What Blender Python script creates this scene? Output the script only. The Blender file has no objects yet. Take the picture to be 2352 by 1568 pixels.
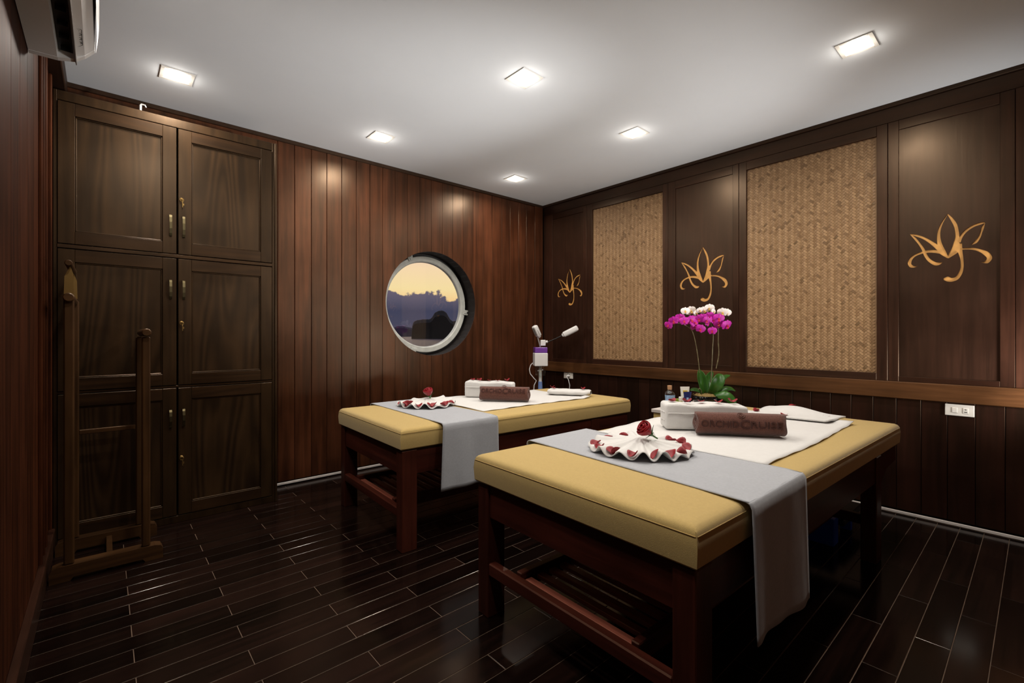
import bpy, bmesh, math, random
from mathutils import Vector, Matrix
from math import sin, cos, pi, radians, sqrt, atan2
R = random.Random(7)
SC = bpy.context.scene
COL = SC.collection

# ---------------------------------------------------------------- camera
camd = bpy.data.cameras.new('camera')
camd.sensor_width = 36.0
camd.lens = 1066.83 / 2352 * 36.0
camd.shift_y = -12.93 / 2352
camd.clip_start = 0.02; camd.clip_end = 20000
cam = bpy.data.objects.new('camera', camd); COL.objects.link(cam)
cam.location = (-3.4782, -3.4645, 1.0365)
cam.rotation_euler = (radians(90), 0, -0.7209)
SC.camera = cam

# ---------------------------------------------------------------- world: dusk sky over the bay
W = bpy.data.worlds.new('dusk_sky'); SC.world = W; W.use_nodes = True
nt = W.node_tree; nt.nodes.clear()
def wn(t, **k):
    n = nt.nodes.new(t)
    for a, b in k.items(): setattr(n, a, b)
    return n
out = wn('ShaderNodeOutputWorld'); bg = wn('ShaderNodeBackground')
nt.links.new(bg.outputs[0], out.inputs[0])
geo = wn('ShaderNodeTexCoord'); sep = wn('ShaderNodeSeparateXYZ')
nt.links.new(geo.outputs['Generated'], sep.inputs[0])
def wmath(op, a, b=None, c=None):
    n = wn('ShaderNodeMath', operation=op)
    for i, v in enumerate((a, b, c)):
        if v is None: continue
        if isinstance(v, (int, float)): n.inputs[i].default_value = v
        else: nt.links.new(v, n.inputs[i])
    return n.outputs[0]
hyp = wmath('SQRT', wmath('ADD', wmath('MULTIPLY', sep.outputs[0], sep.outputs[0]), wmath('MULTIPLY', sep.outputs[1], sep.outputs[1])))
elev = wmath('DIVIDE', sep.outputs[2], wmath('MAXIMUM', hyp, 0.001))
azi = wmath('ARCTAN2', sep.outputs[1], sep.outputs[0])
cmb = wn('ShaderNodeCombineXYZ')
nt.links.new(wmath('MULTIPLY', azi, 1.0), cmb.inputs[0]); nt.links.new(elev, cmb.inputs[1])
nz = wn('ShaderNodeTexNoise'); nz.inputs['Scale'].default_value = 22; nz.inputs['Detail'].default_value = 8; nz.inputs['Roughness'].default_value = 0.6
nt.links.new(cmb.outputs[0], nz.inputs['Vector'])
edge = wmath('ADD', wmath('MULTIPLY', wmath('SUBTRACT', nz.outputs[0], 0.5), 0.09), 0.088)
msk = wn('ShaderNodeMapRange', interpolation_type='SMOOTHSTEP'); msk.inputs['From Min'].default_value = -0.003; msk.inputs['From Max'].default_value = 0.003
nt.links.new(wmath('SUBTRACT', edge, elev), msk.inputs['Value'])
def ramp(fac, pts):
    n = wn('ShaderNodeValToRGB'); nt.links.new(fac, n.inputs[0]); e = n.color_ramp.elements
    while len(e) < len(pts): e.new(0.5)
    for el, (p, c) in zip(e, pts): el.position = p; el.color = (*c, 1)
    return n.outputs[0]
def s2l(r, g, b): return tuple(((v/255)/12.92 if v/255 <= 0.04045 else (((v/255)+0.055)/1.055)**2.4) for v in (r, g, b))
sky = ramp(wmath('MULTIPLY', elev, 2.5), [(0.0, s2l(240,190,120)), (0.17, s2l(250,205,140)), (0.25, s2l(253,228,168)), (0.36, s2l(253,222,178)), (0.46, s2l(240,205,188)), (1.0, s2l(120,125,150))])
cld = ramp(wmath('MULTIPLY', elev, 8.0), [(0.0, s2l(88,80,94)), (0.2, s2l(72,72,92)), (0.42, s2l(66,68,90)), (0.6, s2l(92,88,106)), (1.0, s2l(128,112,126))])
mx = wn('ShaderNodeMix', data_type='RGBA'); nt.links.new(msk.outputs[0], mx.inputs[0]); nt.links.new(sky, mx.inputs[6]); nt.links.new(cld, mx.inputs[7])
nt.links.new(mx.outputs[2], bg.inputs[0]); bg.inputs[1].default_value = 1.0

# ---------------------------------------------------------------- view
SC.view_settings.view_transform = 'Standard'; SC.view_settings.look = 'None'
SC.view_settings.gamma = 1.0; SC.view_settings.use_curve_mapping = False
SC.view_settings.exposure = 0.0
LAMP_W = 9.0
LAMP_COL = (1.0, 0.93, 0.84)
from mathutils import Vector as _V
# fill spots added out of view, aimed upward to brighten the ceiling
for nm_, (fx, fz, el, az, hh, pw) in (('ceiling_fill_spot', (-0.25, 0.75, 0.528, 0.715, 1.097, 108)), ('ceiling_fill_spot', (-0.25, 0.75, 0.485, -0.433, 0.587, 225)), ('ceiling_fill_spot', (-0.27, 0.75, 0.347, -0.619, 0.33, 640))):
    fl = bpy.data.lights.new(nm_, 'SPOT'); fl.energy = pw * 0.66; fl.color = (1.0, 0.975, 0.95); fl.spot_size = 2*hh; fl.spot_blend = 1.0; fl.shadow_soft_size = 0.10
    flo = bpy.data.objects.new(nm_, fl); COL.objects.link(flo); flo.location = (fx, -3.8, fz)
    flo.rotation_euler = (_V((sin(az)*cos(el), cos(az)*cos(el), sin(el)))).to_track_quat('-Z', 'Y').to_euler()

# ---------------------------------------------------------------- helpers
def link(o, parent=None):
    COL.objects.link(o)
    if parent: o.parent = parent
    return o
def tag(o, label=None, cat=None, group=None, kind=None):
    if label: o['label'] = label
    if cat: o['category'] = cat
    if group: o['group'] = group
    if kind: o['kind'] = kind
    return o
def thing(name, loc, rz=0, label=None, cat=None, group=None):
    o = bpy.data.objects.new(name, None); COL.objects.link(o)
    o.location = loc; o.rotation_euler = (0, 0, rz); o.empty_display_size = 0.05
    return tag(o, label, cat, group)
class MB:
    """collects shapes and builds them as one mesh object"""
    def __init__(s): s.bm = bmesh.new()
    def box(s, x0, x1, y0, y1, z0, z1, bev=0.0, seg=1, mat=None):
        r = bmesh.ops.create_cube(s.bm, size=1.0); vs = r['verts']
        for v in vs: v.co = Vector(((x0+x1)/2 + v.co.x*(x1-x0), (y0+y1)/2 + v.co.y*(y1-y0), (z0+z1)/2 + v.co.z*(z1-z0)))
        if bev > 0:
            es = {e for v in vs for e in v.link_edges}
            r2 = bmesh.ops.bevel(s.bm, geom=list(es), offset=bev, segments=seg, affect='EDGES', profile=0.5)
            vs = list({v for v in r2['verts']} | {v for v in vs if v.is_valid})
        if mat is not None:
            for v in vs: v.co = mat @ v.co
        return s
    def lathe(s, prof, cx=0, cy=0, n=24, mat=None, closed=True):
        rings = []
        for (r, z) in prof:
            rings.append([s.bm.verts.new((cx + max(r, 1e-5)*cos(2*pi*i/n), cy + max(r, 1e-5)*sin(2*pi*i/n), z)) for i in range(n)])
        for a, b in zip(rings, rings[1:]):
            for i in range(n): s.bm.faces.new((a[i], a[(i+1) % n], b[(i+1) % n], b[i]))
        if closed:
            s.bm.faces.new(list(reversed(rings[0]))); s.bm.faces.new(rings[-1])
        if mat is not None:
            for rg in rings:
                for v in rg: v.co = mat @ v.co
        return s
    def tube(s, pts, r, n=8, cap=True):
        pts = [Vector(p) for p in pts]; rr = r if isinstance(r, (list, tuple)) else [r]*len(pts)
        prev = None; rings = []
        up = Vector((0.13, 0.21, 0.97))
        t0 = (pts[1]-pts[0]).normalized(); a = t0.cross(up)
        if a.length < 0.1: a = t0.cross(Vector((1, 0, 0)))
        a.normalize()
        for i, p in enumerate(pts):
            t = (pts[min(i+1, len(pts)-1)] - pts[max(i-1, 0)]).normalized()
            a = (a - t*a.dot(t)).normalized(); b = t.cross(a)
            rings.append([s.bm.verts.new(p + (a*cos(2*pi*k/n) + b*sin(2*pi*k/n))*rr[i]) for k in range(n)])
        for A, B in zip(rings, rings[1:]):
            for k in range(n): s.bm.faces.new((A[k], A[(k+1) % n], B[(k+1) % n], B[k]))
        if cap: s.bm.faces.new(list(reversed(rings[0]))); s.bm.faces.new(rings[-1])
        return s
    def poly(s, pts, d):
        """polygon (list of 3D points) extruded by vector d"""
        d = Vector(d); A = [s.bm.verts.new(Vector(p)) for p in pts]; B = [s.bm.verts.new(Vector(p)+d) for p in pts]
        s.bm.faces.new(A); s.bm.faces.new(list(reversed(B))); n = len(A)
        for i in range(n): s.bm.faces.new((A[i], B[i], B[(i+1) % n], A[(i+1) % n]))
        return s
    def grid(s, f, nu, nv, closed_u=False):
        V = [[s.bm.verts.new(f(i/(nu if closed_u else nu-1), j/(nv-1))) for j in range(nv)] for i in range(nu)]
        for i in range(nu if closed_u else nu-1):
            for j in range(nv-1):
                a, b = V[i], V[(i+1) % nu]
                try: s.bm.faces.new((a[j], b[j], b[j+1], a[j+1]))
                except ValueError: pass
        return s
    def obj(s, name, mat, parent=None, loc=(0,0,0), smooth=False, **kw):
        bmesh.ops.recalc_face_normals(s.bm, faces=s.bm.faces[:])
        me = bpy.data.meshes.new(name); s.bm.to_mesh(me); s.bm.free()
        if mat: me.materials.append(mat)
        if smooth:
            for p in me.polygons: p.use_smooth = True
            try: me.set_sharp_from_angle(angle=radians(38))
            except Exception: pass
        o = bpy.data.objects.new(name, me); link(o, parent); o.location = loc
        return tag(o, **kw) if kw else o
def solidify(o, t, off=0.0, sub=0):
    m = o.modifiers.new('thick', 'SOLIDIFY'); m.thickness = t; m.offset = off
    if sub:
        m = o.modifiers.new('sub', 'SUBSURF'); m.levels = sub; m.render_levels = sub
    return o
def dup(o, parent=None, loc=None):
    c = o.copy(); link(c, parent)
    if loc is not None: c.location = loc
    for ch in o.children: dup(ch, c)
    return c

# ---------------------------------------------------------------- materials
def newmat(name):
    m = bpy.data.materials.new(name); m.use_nodes = True
    t = m.node_tree; b = t.nodes['Principled BSDF']
    return m, t, b
def plain(name, rgb, rough=0.5, metal=0.0, spec=0.5, coat=0.0, sheen=0.0, noise=0.0, nscale=40, bump=0.0, bscale=200, trans=0.0, sss=0.0, lin=False):
    m, t, b = newmat(name); c = rgb if lin else s2l(*rgb)
    b.inputs['Base Color'].default_value = (*c, 1); b.inputs['Roughness'].default_value = rough
    b.inputs['Metallic'].default_value = metal; b.inputs['Specular IOR Level'].default_value = spec
    b.inputs['Coat Weight'].default_value = coat; b.inputs['Sheen Weight'].default_value = sheen
    b.inputs['Transmission Weight'].default_value = trans
    if sss: b.inputs['Subsurface Weight'].default_value = sss; b.inputs['Subsurface Scale'].default_value = 0.01
    tc = t.nodes.new('ShaderNodeTexCoord')
    if noise:
        n = t.nodes.new('ShaderNodeTexNoise'); n.inputs['Scale'].default_value = nscale; n.inputs['Detail'].default_value = 6
        t.links.new(tc.outputs['Object'], n.inputs['Vector'])
        r = t.nodes.new('ShaderNodeValToRGB'); e = r.color_ramp.elements
        e[0].position = 0.3; e[1].position = 0.7
        e[0].color = (*[v*(1-noise) for v in c], 1); e[1].color = (*[min(1, v*(1+noise)) for v in c], 1)
        t.links.new(n.outputs[0], r.inputs[0]); t.links.new(r.outputs[0], b.inputs['Base Color'])
    if bump:
        n = t.nodes.new('ShaderNodeTexNoise'); n.inputs['Scale'].default_value = bscale; n.inputs['Detail'].default_value = 3
        t.links.new(tc.outputs['Object'], n.inputs['Vector'])
        bp = t.nodes.new('ShaderNodeBump'); bp.inputs['Strength'].default_value = bump; bp.inputs['Distance'].default_value = 0.004
        t.links.new(n.outputs[0], bp.inputs['Height']); t.links.new(bp.outputs[0], b.inputs['Normal'])
    return m
def wood(name, dark, light, rough=0.35, axis='z', coat=0.0, vary=0.35, grain=1.0, cathedral=0.0, spec=0.5, bump=0.15, tint=(1.0, 0.70, 0.46)):
    m, t, b = newmat(name); N = t.nodes; L = t.links
    tc = N.new('ShaderNodeTexCoord'); oi = N.new('ShaderNodeObjectInfo')
    off = N.new('ShaderNodeVectorMath'); off.operation = 'SCALE'; off.inputs[0].default_value = (13.1, 7.7, 9.3); L.new(oi.outputs['Random'], off.inputs['Scale'])
    add = N.new('ShaderNodeVectorMath'); add.operation = 'ADD'; L.new(tc.outputs['Object'], add.inputs[0]); L.new(off.outputs[0], add.inputs[1])
    mp = N.new('ShaderNodeMapping'); sc = {'x': (1.3, 26, 26), 'y': (26, 1.3, 26), 'z': (26, 26, 1.3)}[axis]
    mp.inputs['Scale'].default_value = [v*grain for v in sc]; L.new(add.outputs[0], mp.inputs['Vector'])
    n1 = N.new('ShaderNodeTexNoise'); n1.inputs['Scale'].default_value = 1.0; n1.inputs['Detail'].default_value = 7; n1.inputs['Roughness'].default_value = 0.62; n1.inputs['Distortion'].default_value = 0.35
    L.new(mp.outputs[0], n1.inputs['Vector'])
    fac = n1.outputs[0]
    if cathedral:
        mp2 = N.new('ShaderNodeMapping'); s2 = {'x': (0.55, 5, 5), 'y': (5, 0.55, 5), 'z': (5, 5, 0.55)}[axis]
        mp2.inputs['Scale'].default_value = s2; L.new(add.outputs[0], mp2.inputs['Vector'])
        n2 = N.new('ShaderNodeTexNoise'); n2.inputs['Scale'].default_value = 1.0; n2.inputs['Detail'].default_value = 1.0; L.new(mp2.outputs[0], n2.inputs['Vector'])
        ml = N.new('ShaderNodeMath'); ml.operation = 'MULTIPLY'; ml.inputs[1].default_value = 14; L.new(n2.outputs[0], ml.inputs[0])
        fr = N.new('ShaderNodeMath'); fr.operation = 'PINGPONG'; fr.inputs[1].default_value = 0.5; L.new(ml.outputs[0], fr.inputs[0])
        mxx = N.new('ShaderNodeMix'); mxx.data_type = 'FLOAT'; mxx.inputs[0].default_value = cathedral
        dbl = N.new('ShaderNodeMath'); dbl.operation = 'MULTIPLY'; dbl.inputs[1].default_value = 1.7; L.new(fr.outputs[0], dbl.inputs[0])
        L.new(n1.outputs[0], mxx.inputs[2]); L.new(dbl.outputs[0], mxx.inputs[3]); fac = mxx.outputs[0]
    r = N.new('ShaderNodeValToRGB'); e = r.color_ramp.elements; e[0].position = 0.3; e[1].position = 0.72
    e[0].color = (*s2l(*dark), 1); e[1].color = (*s2l(*light), 1); L.new(fac, r.inputs[0])
    # patchy stain
    n3 = N.new('ShaderNodeTexNoise'); n3.inputs['Scale'].default_value = 3.5; n3.inputs['Detail'].default_value = 3; L.new(add.outputs[0], n3.inputs['Vector'])
    mr = N.new('ShaderNodeMapRange'); mr.inputs['From Min'].default_value = 0.3; mr.inputs['From Max'].default_value = 0.7; mr.inputs['To Min'].default_value = 0.75; mr.inputs['To Max'].default_value = 1.2
    L.new(n3.outputs[0], mr.inputs['Value'])
    vr = N.new('ShaderNodeMapRange'); vr.inputs['To Min'].default_value = 1-vary; vr.inputs['To Max'].default_value = 1+vary; L.new(oi.outputs['Random'], vr.inputs['Value'])
    mu = N.new('ShaderNodeMath'); mu.operation = 'MULTIPLY'; L.new(mr.outputs[0], mu.inputs[0]); L.new(vr.outputs[0], mu.inputs[1])
    sc2 = N.new('ShaderNodeVectorMath'); sc2.operation = 'SCALE'; L.new(r.outputs[0], sc2.inputs[0]); L.new(mu.outputs[0], sc2.inputs['Scale'])
    L.new(sc2.outputs[0], b.inputs['Base Color'])
    rr = N.new('ShaderNodeMapRange'); rr.inputs['To Min'].default_value = rough*0.8; rr.inputs['To Max'].default_value = rough*1.25; L.new(n3.outputs[0], rr.inputs['Value']); L.new(rr.outputs[0], b.inputs['Roughness'])
    b.inputs['Coat Weight'].default_value = coat; b.inputs['Coat Roughness'].default_value = 0.15; b.inputs['Specular IOR Level'].default_value = spec
    b.inputs['Specular Tint'].default_value = (*tint, 1)
    if bump:
        bp = N.new('ShaderNodeBump'); bp.inputs['Strength'].default_value = bump; bp.inputs['Distance'].default_value = 0.002
        L.new(n1.outputs[0], bp.inputs['Height']); L.new(bp.outputs[0], b.inputs['Normal'])
    return m
def emit(name, rgb, st):
    m, t, b = newmat(name); b.inputs['Base Color'].default_value = (*rgb, 1)
    b.inputs['Emission Color'].default_value = (*rgb, 1); b.inputs['Emission Strength'].default_value = st
    return m
M = {}
M['wall_z'] = wood('wall_wood_upright', (40,19,10), (84,46,27), 0.33, 'z', vary=0.2, spec=0.5)
M['left_z'] = wood('left_wall_wood', (32,13,7), (72,36,19), 0.55, 'z', vary=0.2, spec=0.06)
M['wall_y'] = wood('wall_wood_lengthwise', (38,21,13), (76,47,31), 0.32, 'y', vary=0.2)
M['wall_x'] = wood('wall_wood_crosswise', (38,21,13), (76,47,31), 0.32, 'x', vary=0.2)
M['dado'] = wood('dado_wood', (18,7,4), (40,18,12), 0.4, 'z', vary=0.35)
M['rail'] = wood('rail_wood', (50,29,14), (94,60,34), 0.38, 'y', vary=0.1)
M['frame_z'] = wood('frame_wood_upright', (28,14,10), (58,33,23), 0.34, 'z', vary=0.15)
M['frame_y'] = wood('frame_wood_level', (28,14,10), (58,33,23), 0.34, 'y', vary=0.15)
M['veneer'] = wood('veneer', (30,16,11), (48,28,20), 0.34, 'z', vary=0.08, grain=1.6, spec=0.6)
M['cab_z'] = wood('cabinet_wood_upright', (26,17,9), (50,34,19), 0.33, 'z', vary=0.1, cathedral=0.15, spec=0.5)
M['cab_x'] = wood('cabinet_wood_level', (26,16,9), (52,34,19), 0.33, 'x', vary=0.1, cathedral=0.2, spec=0.5)
M['cab_panel'] = wood('cabinet_panel_oak', (26,17,9), (50,34,19), 0.33, 'z', vary=0.12, cathedral=0.45, spec=0.6)
M['floor'] = wood('floor_board_wood', (9,5,4), (28,15,11), 0.15, 'x', vary=0.6, grain=1.3, bump=0.04, spec=0.3, tint=(1,0.9,0.8))
M['filler'] = plain('floor_filler', (100,80,64), 0.8, noise=0.3, nscale=12)
M['ceil'] = plain('ceiling_paint', (236,240,244), 0.85, noise=0.02, nscale=2, bump=0.02, bscale=60)
M['dark'] = plain('dark_shadow_gap', (22,14,10), 0.7)
M['cornice'] = wood('cornice_wood', (24,13,9), (46,28,20), 0.5, 'y', vary=0.05)
M['strip'] = plain('painted_strip', (205,196,190), 0.5, noise=0.1, nscale=20)
M['bed_wood_z'] = wood('bed_wood_upright', (40,16,11), (78,36,26), 0.33, 'z', vary=0.15)
M['bed_wood_y'] = wood('bed_wood_cross', (40,15,11), (76,33,24), 0.33, 'y', vary=0.15)
M['bed_wood_x'] = wood('bed_wood_length', (40,15,11), (76,33,24), 0.33, 'x', vary=0.15)
M['slat'] = wood('slat_wood', (92,44,34), (160,92,74), 0.35, 'y', vary=0.15)
M['valet'] = wood('valet_wood', (38,22,10), (72,47,25), 0.4, 'z', vary=0.1)
M['valet_x'] = wood('valet_wood_level', (38,22,10), (74,48,25), 0.4, 'x', vary=0.1)
M['chrome'] = plain('chrome', (200,200,196), 0.2, metal=1.0)
M['bronze'] = plain('aged_bronze', (96,86,62), 0.4, metal=1.0)
M['brass'] = plain('brass', (150,120,70), 0.4, metal=0.9)
M['gold'] = plain('gold_paint', (206,150,78), 0.55, noise=0.12, nscale=30)
M['white_plastic'] = plain('white_plastic', (226,224,222), 0.35)
M['grey_plastic'] = plain('grey_plastic', (150,146,142), 0.45)
M['ac_dark'] = plain('dark_vent', (14,13,13), 0.5)
M['ring'] = plain('porthole_ring_paint', (188,189,182), 0.5, noise=0.12, nscale=18, bump=0.1, bscale=60)
M['lining'] = plain('porthole_lining', (20,14,12), 0.5, noise=0.3, nscale=8)

# ---------------------------------------------------------------- lamps of the room (square recessed downlights)
M['diffuser'] = emit('lamp_diffuser', (1.0, 0.96, 0.9), 6.0)
M['lamp_trim'] = plain('lamp_trim', (228,224,216), 0.45)
def ceiling_light(x, y, label):
    t = thing('ceiling_light', (x, y, 2.4), 0, label, 'ceiling light', 'square downlights')
    b = MB(); o = 0.0725; i = 0.055
    for a in ((-o,o,-o,-i),(-o,o,i,o),(-o,-i,-i,i),(i,o,-i,i)): b.box(*a, -0.004, 0.004, 0.001)
    b.obj('trim_frame', M['lamp_trim'], t)
    MB().box(-i, i, -i, i, -0.0015, 0.006).obj('diffuser', M['diffuser'], t)
    l = bpy.data.lights.new('lamp', 'AREA'); l.shape = 'SQUARE'; l.size = 0.10; l.energy = LAMP_W; l.color = LAMP_COL; l.spread = radians(LAMP_SPREAD)
    lo = bpy.data.objects.new('lamp', l); link(lo, t); lo.location = (0, 0, -0.006)
    g = bpy.data.lights.new('lamp_lens_glow', 'POINT'); g.energy = 0.8; g.shadow_soft_size = 0.03; g.color = LAMP_COL
    go = bpy.data.objects.new('lamp_lens_glow', g); link(go, t); go.location = (0, 0, -0.032)
    return t
LAMP_SPREAD = 165
LL = [(-3.19,-0.475,'square downlight over the wardrobe doors'), (-2.05,-0.475,'square downlight above the wall just beside the wardrobe, before the porthole'),
      (-0.795,-0.455,'smallest square downlight, nearest the far corner of the room'), (-3.19,-1.66,None),
      (-1.806,-1.66,'square downlight in the middle of the ceiling, over the gap between the beds'), (-0.797,-1.66,'square downlight near the middle of the emblem wall'),
      (-3.0,-2.88,None), (-1.81,-2.88,None), (-0.822,-2.895,'square downlight nearest the camera on the emblem wall side')]
for x, y, lb in LL:
    ceiling_light(x, y, lb or ('square downlight outside the picture, %s' % ('over the valet stand side' if y > -2 else ('high at the left' if x < -2.5 else 'above the near bed end'))))

# ---------------------------------------------------------------- floor
YB = -3.95; XL = -3.68
floor = MB().box(XL-0.1, 0.1, YB, 0.1, -0.06, -0.0012).obj('floor', M['filler'], kind='structure')
tops = [-0.026, -0.198, -0.37, -0.542, -0.714, -0.885, -1.056, -1.228, -1.397, -1.566, -1.738, -1.914, -2.095, -2.276, -2.456, -2.637, -2.817, -2.998, -3.178, -3.36, -3.54]
rows = []
for a, c in zip(tops, tops[1:]): mid = (a+c)/2; rows += [(a, mid, 1), (mid, c, 0)]
rows = [(0.0, -0.026, 0)] + rows
cache = {}
def floor_board(x0, x1, y1, y0):
    g = 0.0013; w = round(x1-x0, 3); h = round(y1-y0, 4); k = (w, h)
    if k not in cache:
        b = MB(); hx, hy = w/2-g, h/2-g; c = 0.0008
        vs = [b.bm.verts.new(p) for p in [(-hx,-hy,-0.012),(hx,-hy,-0.012),(hx,hy,-0.012),(-hx,hy,-0.012),(-hx,-hy,-c/2),(hx,-hy,-c/2),(hx,hy,-c/2),(-hx,hy,-c/2),(-hx+c,-hy+c,0),(hx-c,-hy+c,0),(hx-c,hy-c,0),(-hx+c,hy-c,0)]]
        for i in range(4):
            j = (i+1) % 4; b.bm.faces.new((vs[i], vs[j], vs[4+j], vs[4+i])); b.bm.faces.new((vs[4+i], vs[4+j], vs[8+j], vs[8+i]))
        b.bm.faces.new(vs[8:12]); bmesh.ops.recalc_face_normals(b.bm, faces=b.bm.faces[:])
        me = bpy.data.meshes.new('floor_board'); b.bm.to_mesh(me); b.bm.free(); me.materials.append(M['floor']); cache[k] = me
    o = bpy.data.objects.new('floor_board', cache[k]); link(o, floor); o.location = ((x0+x1)/2, (y0+y1)/2, 0)
for (t_, bt, odd) in rows:
    js = [(-3.12 if odd else -3.405) + 0.58*k for k in range(-1, 8)]
    xs = [XL] + [j for j in js if XL+0.05 < j < -0.05] + [0.0]
    for a, c in zip(xs, xs[1:]): floor_board(a, c, t_, bt)

# ---------------------------------------------------------------- ceiling and cornices
MB().box(XL-0.1, 0.1, YB, 0.1, 2.4, 2.46).obj('ceiling', M['ceil'], kind='structure')
MB().box(XL, 0, -0.02, 0.0, 2.374, 2.4, 0.003).obj('trim_1', M['cornice'], kind='structure')
MB().box(-0.02, 0, YB, -0.02, 2.378, 2.4, 0.003).obj('trim_2', M['cornice'], kind='structure')
MB().box(XL, -3.625, YB, -0.02, 2.30, 2.4, 0.004).obj('trim_3', M['cornice'], kind='structure')

# ---------------------------------------------------------------- back wall with the porthole opening
PX, PZ, PR = -1.338, 1.314, 0.447
wb = MB()
n = 48; ring = [(PX + PR*cos(2*pi*i/n), PZ + PR*sin(2*pi*i/n)) for i in range(n)]
wback = None
b = MB()   # solid wall behind the boards, a frame around the round opening
X0, X1, Z0, Z1 = XL-0.1, 0.1, -0.05, 2.45
def outer(i):
    a = 2*pi*i/n; c, s = cos(a), sin(a)
    t = min(((X1-PX)/c if c > 1e-6 else (X0-PX)/c if c < -1e-6 else 1e9), ((Z1-PZ)/s if s > 1e-6 else (Z0-PZ)/s if s < -1e-6 else 1e9))
    return (PX+c*t, PZ+s*t)
angs = sorted(set([2*pi*i/n for i in range(n)] + [atan2(z-PZ, x-PX) % (2*pi) for x in (X0, X1) for z in (Z0, Z1)]))
n2 = len(angs); rings = []
for a in angs:
    c, s = cos(a), sin(a)
    t = min(((X1-PX)/c if c > 1e-6 else (X0-PX)/c if c < -1e-6 else 1e9), ((Z1-PZ)/s if s > 1e-6 else (Z0-PZ)/s if s < -1e-6 else 1e9))
    rings.append([b.bm.verts.new(p) for p in ((PX+PR*c, 0.006, PZ+PR*s), (PX+c*t, 0.006, PZ+s*t), (PX+c*t, 0.11, PZ+s*t), (PX+PR*c, 0.11, PZ+PR*s))])
for i in range(n2):
    p, q = rings[i], rings[(i+1) % n2]
    for k in range(4): b.bm.faces.new((p[k], q[k], q[(k+1) % 4], p[(k+1) % 4]))
wback = b.obj('wall_back', M['dark'], kind='structure')
def arc_z(x): return sqrt(max(0.0, PR*PR - (x-PX)**2))
def back_board(x0, x1, z0=0.03, z1=2.376, y0=0.0, th=0.012, name='wall_board', mat='wall_z', g=0.0012):
    a, c = x0+g, x1-g; b = MB(); cx = (x0+x1)/2
    def P(x, z): return (x-cx, 0, z)
    inside = [PX-PR < x < PX+PR for x in (a, c)]
    if not any(inside): b.box(a-cx, c-cx, 0, th, z0, z1, 0.0018)
    else:
        if all(inside): xs = [a + (c-a)*k/6 for k in range(7)]
        elif inside[0]: xs = [a + (PX+PR-a)*(1-(1-k/8)**2) for k in range(9)]
        else: xs = [c - (c-(PX-PR))*(1-(1-k/8)**2) for k in range(9)][::-1]
        up = [P(x, PZ+arc_z(x)) for x in xs]; lo = [P(x, PZ-arc_z(x)) for x in xs]
        if all(inside):
            b.poly([P(a, z1)] + up + [P(c, z1)], (0, th, 0)); b.poly([P(a, z0)] + lo + [P(c, z0)], (0, th, 0))
        elif inside[0]:
            b.poly([P(a, z1)] + up + lo[::-1][1:] + [P(a, z0), P(c, z0), P(c, z1)], (0, th, 0))
        else:
            b.poly([P(c, z1)] + up[::-1] + lo[1:] + [P(c, z0), P(a, z0), P(a, z1)], (0, th, 0))
    return b.obj(name, M[mat], wback, loc=(cx, -0.006+y0, 0))
xs = [-0.134,-0.245,-0.352,-0.464,-0.573,-0.687,-0.804,-0.916,-1.031,-1.142,-1.251,-1.363,-1.474,-1.59,-1.703,-1.81,-1.917,-2.026,-2.139,-2.249,-2.358,-2.471,-2.581,-2.66]
for a, c in zip(xs[1:], xs): back_board(a, c)
MB().box(-0.058, 0.058, -0.018, 0.0, 0.0, 2.376, 0.002).obj('corner_post', M['wall_z'], wback, loc=(-0.076, 0, 0))
MB().box(XL, -2.6, -0.008, 0.004, 2.0, 2.376).obj('wall_board', M['wall_z'], wback)
MB().box(-2.67, -0.02, -0.012, -0.004, 0.008, 0.024, 0.002).obj('baseboard_back', M['strip'], kind='structure')
# outer hull behind the wall: deep round lining
b = MB(); n = 64
def liner(u, v):
    a = 2*pi*u; prof = [(PR, 0.0), (PR, 0.15), (0.374, 0.152), (0.378, 0.166)]
    r, y = prof[int(round(v*3))]; return (PX + r*cos(a), y, PZ + r*sin(a))
b.grid(liner, n, 4, closed_u=True)
win = b.obj('window_1', M['lining'], kind='structure', smooth=True)
# ring frame
b = MB(); prof = [(0.424, 0.150), (0.426, 0.128), (0.420, 0.120), (0.382, 0.120), (0.374, 0.128), (0.372, 0.158)]
def rg(u, v):
    r, y = prof[int(round(v*5))]; a = 2*pi*u; return (PX + 0.998*r*cos(a), y, PZ + r*sin(a))
b.grid(rg, 72, 6, closed_u=True).obj('window_frame', M['ring'], win, smooth=True)
def mglass(name, tint=(1,1,1), rough=0.0, transp=0.93):
    m = bpy.data.materials.new(name); m.use_nodes = True; t = m.node_tree; t.nodes.clear()
    o = t.nodes.new('ShaderNodeOutputMaterial'); mx = t.nodes.new('ShaderNodeMixShader'); a = t.nodes.new('ShaderNodeBsdfTransparent'); g = t.nodes.new('ShaderNodeBsdfGlossy')
    a.inputs[0].default_value = (*tint, 1); g.inputs['Roughness'].default_value = rough; g.inputs[0].default_value = (0.9,0.9,0.9,1)
    mx.inputs[0].default_value = 1-transp; t.links.new(a.outputs[0], mx.inputs[1]); t.links.new(g.outputs[0], mx.inputs[2]); t.links.new(mx.outputs[0], o.inputs[0]); return m
M['glass'] = mglass('window_glass', transp=0.96)
b = MB(); b.lathe([(0.371, 0), (0.371, 0.008)], n=64, mat=Matrix.Translation((PX, 0.150, PZ)) @ Matrix.Rotation(radians(90), 4, 'X'))
b.obj('pane', M['glass'], win)
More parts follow.
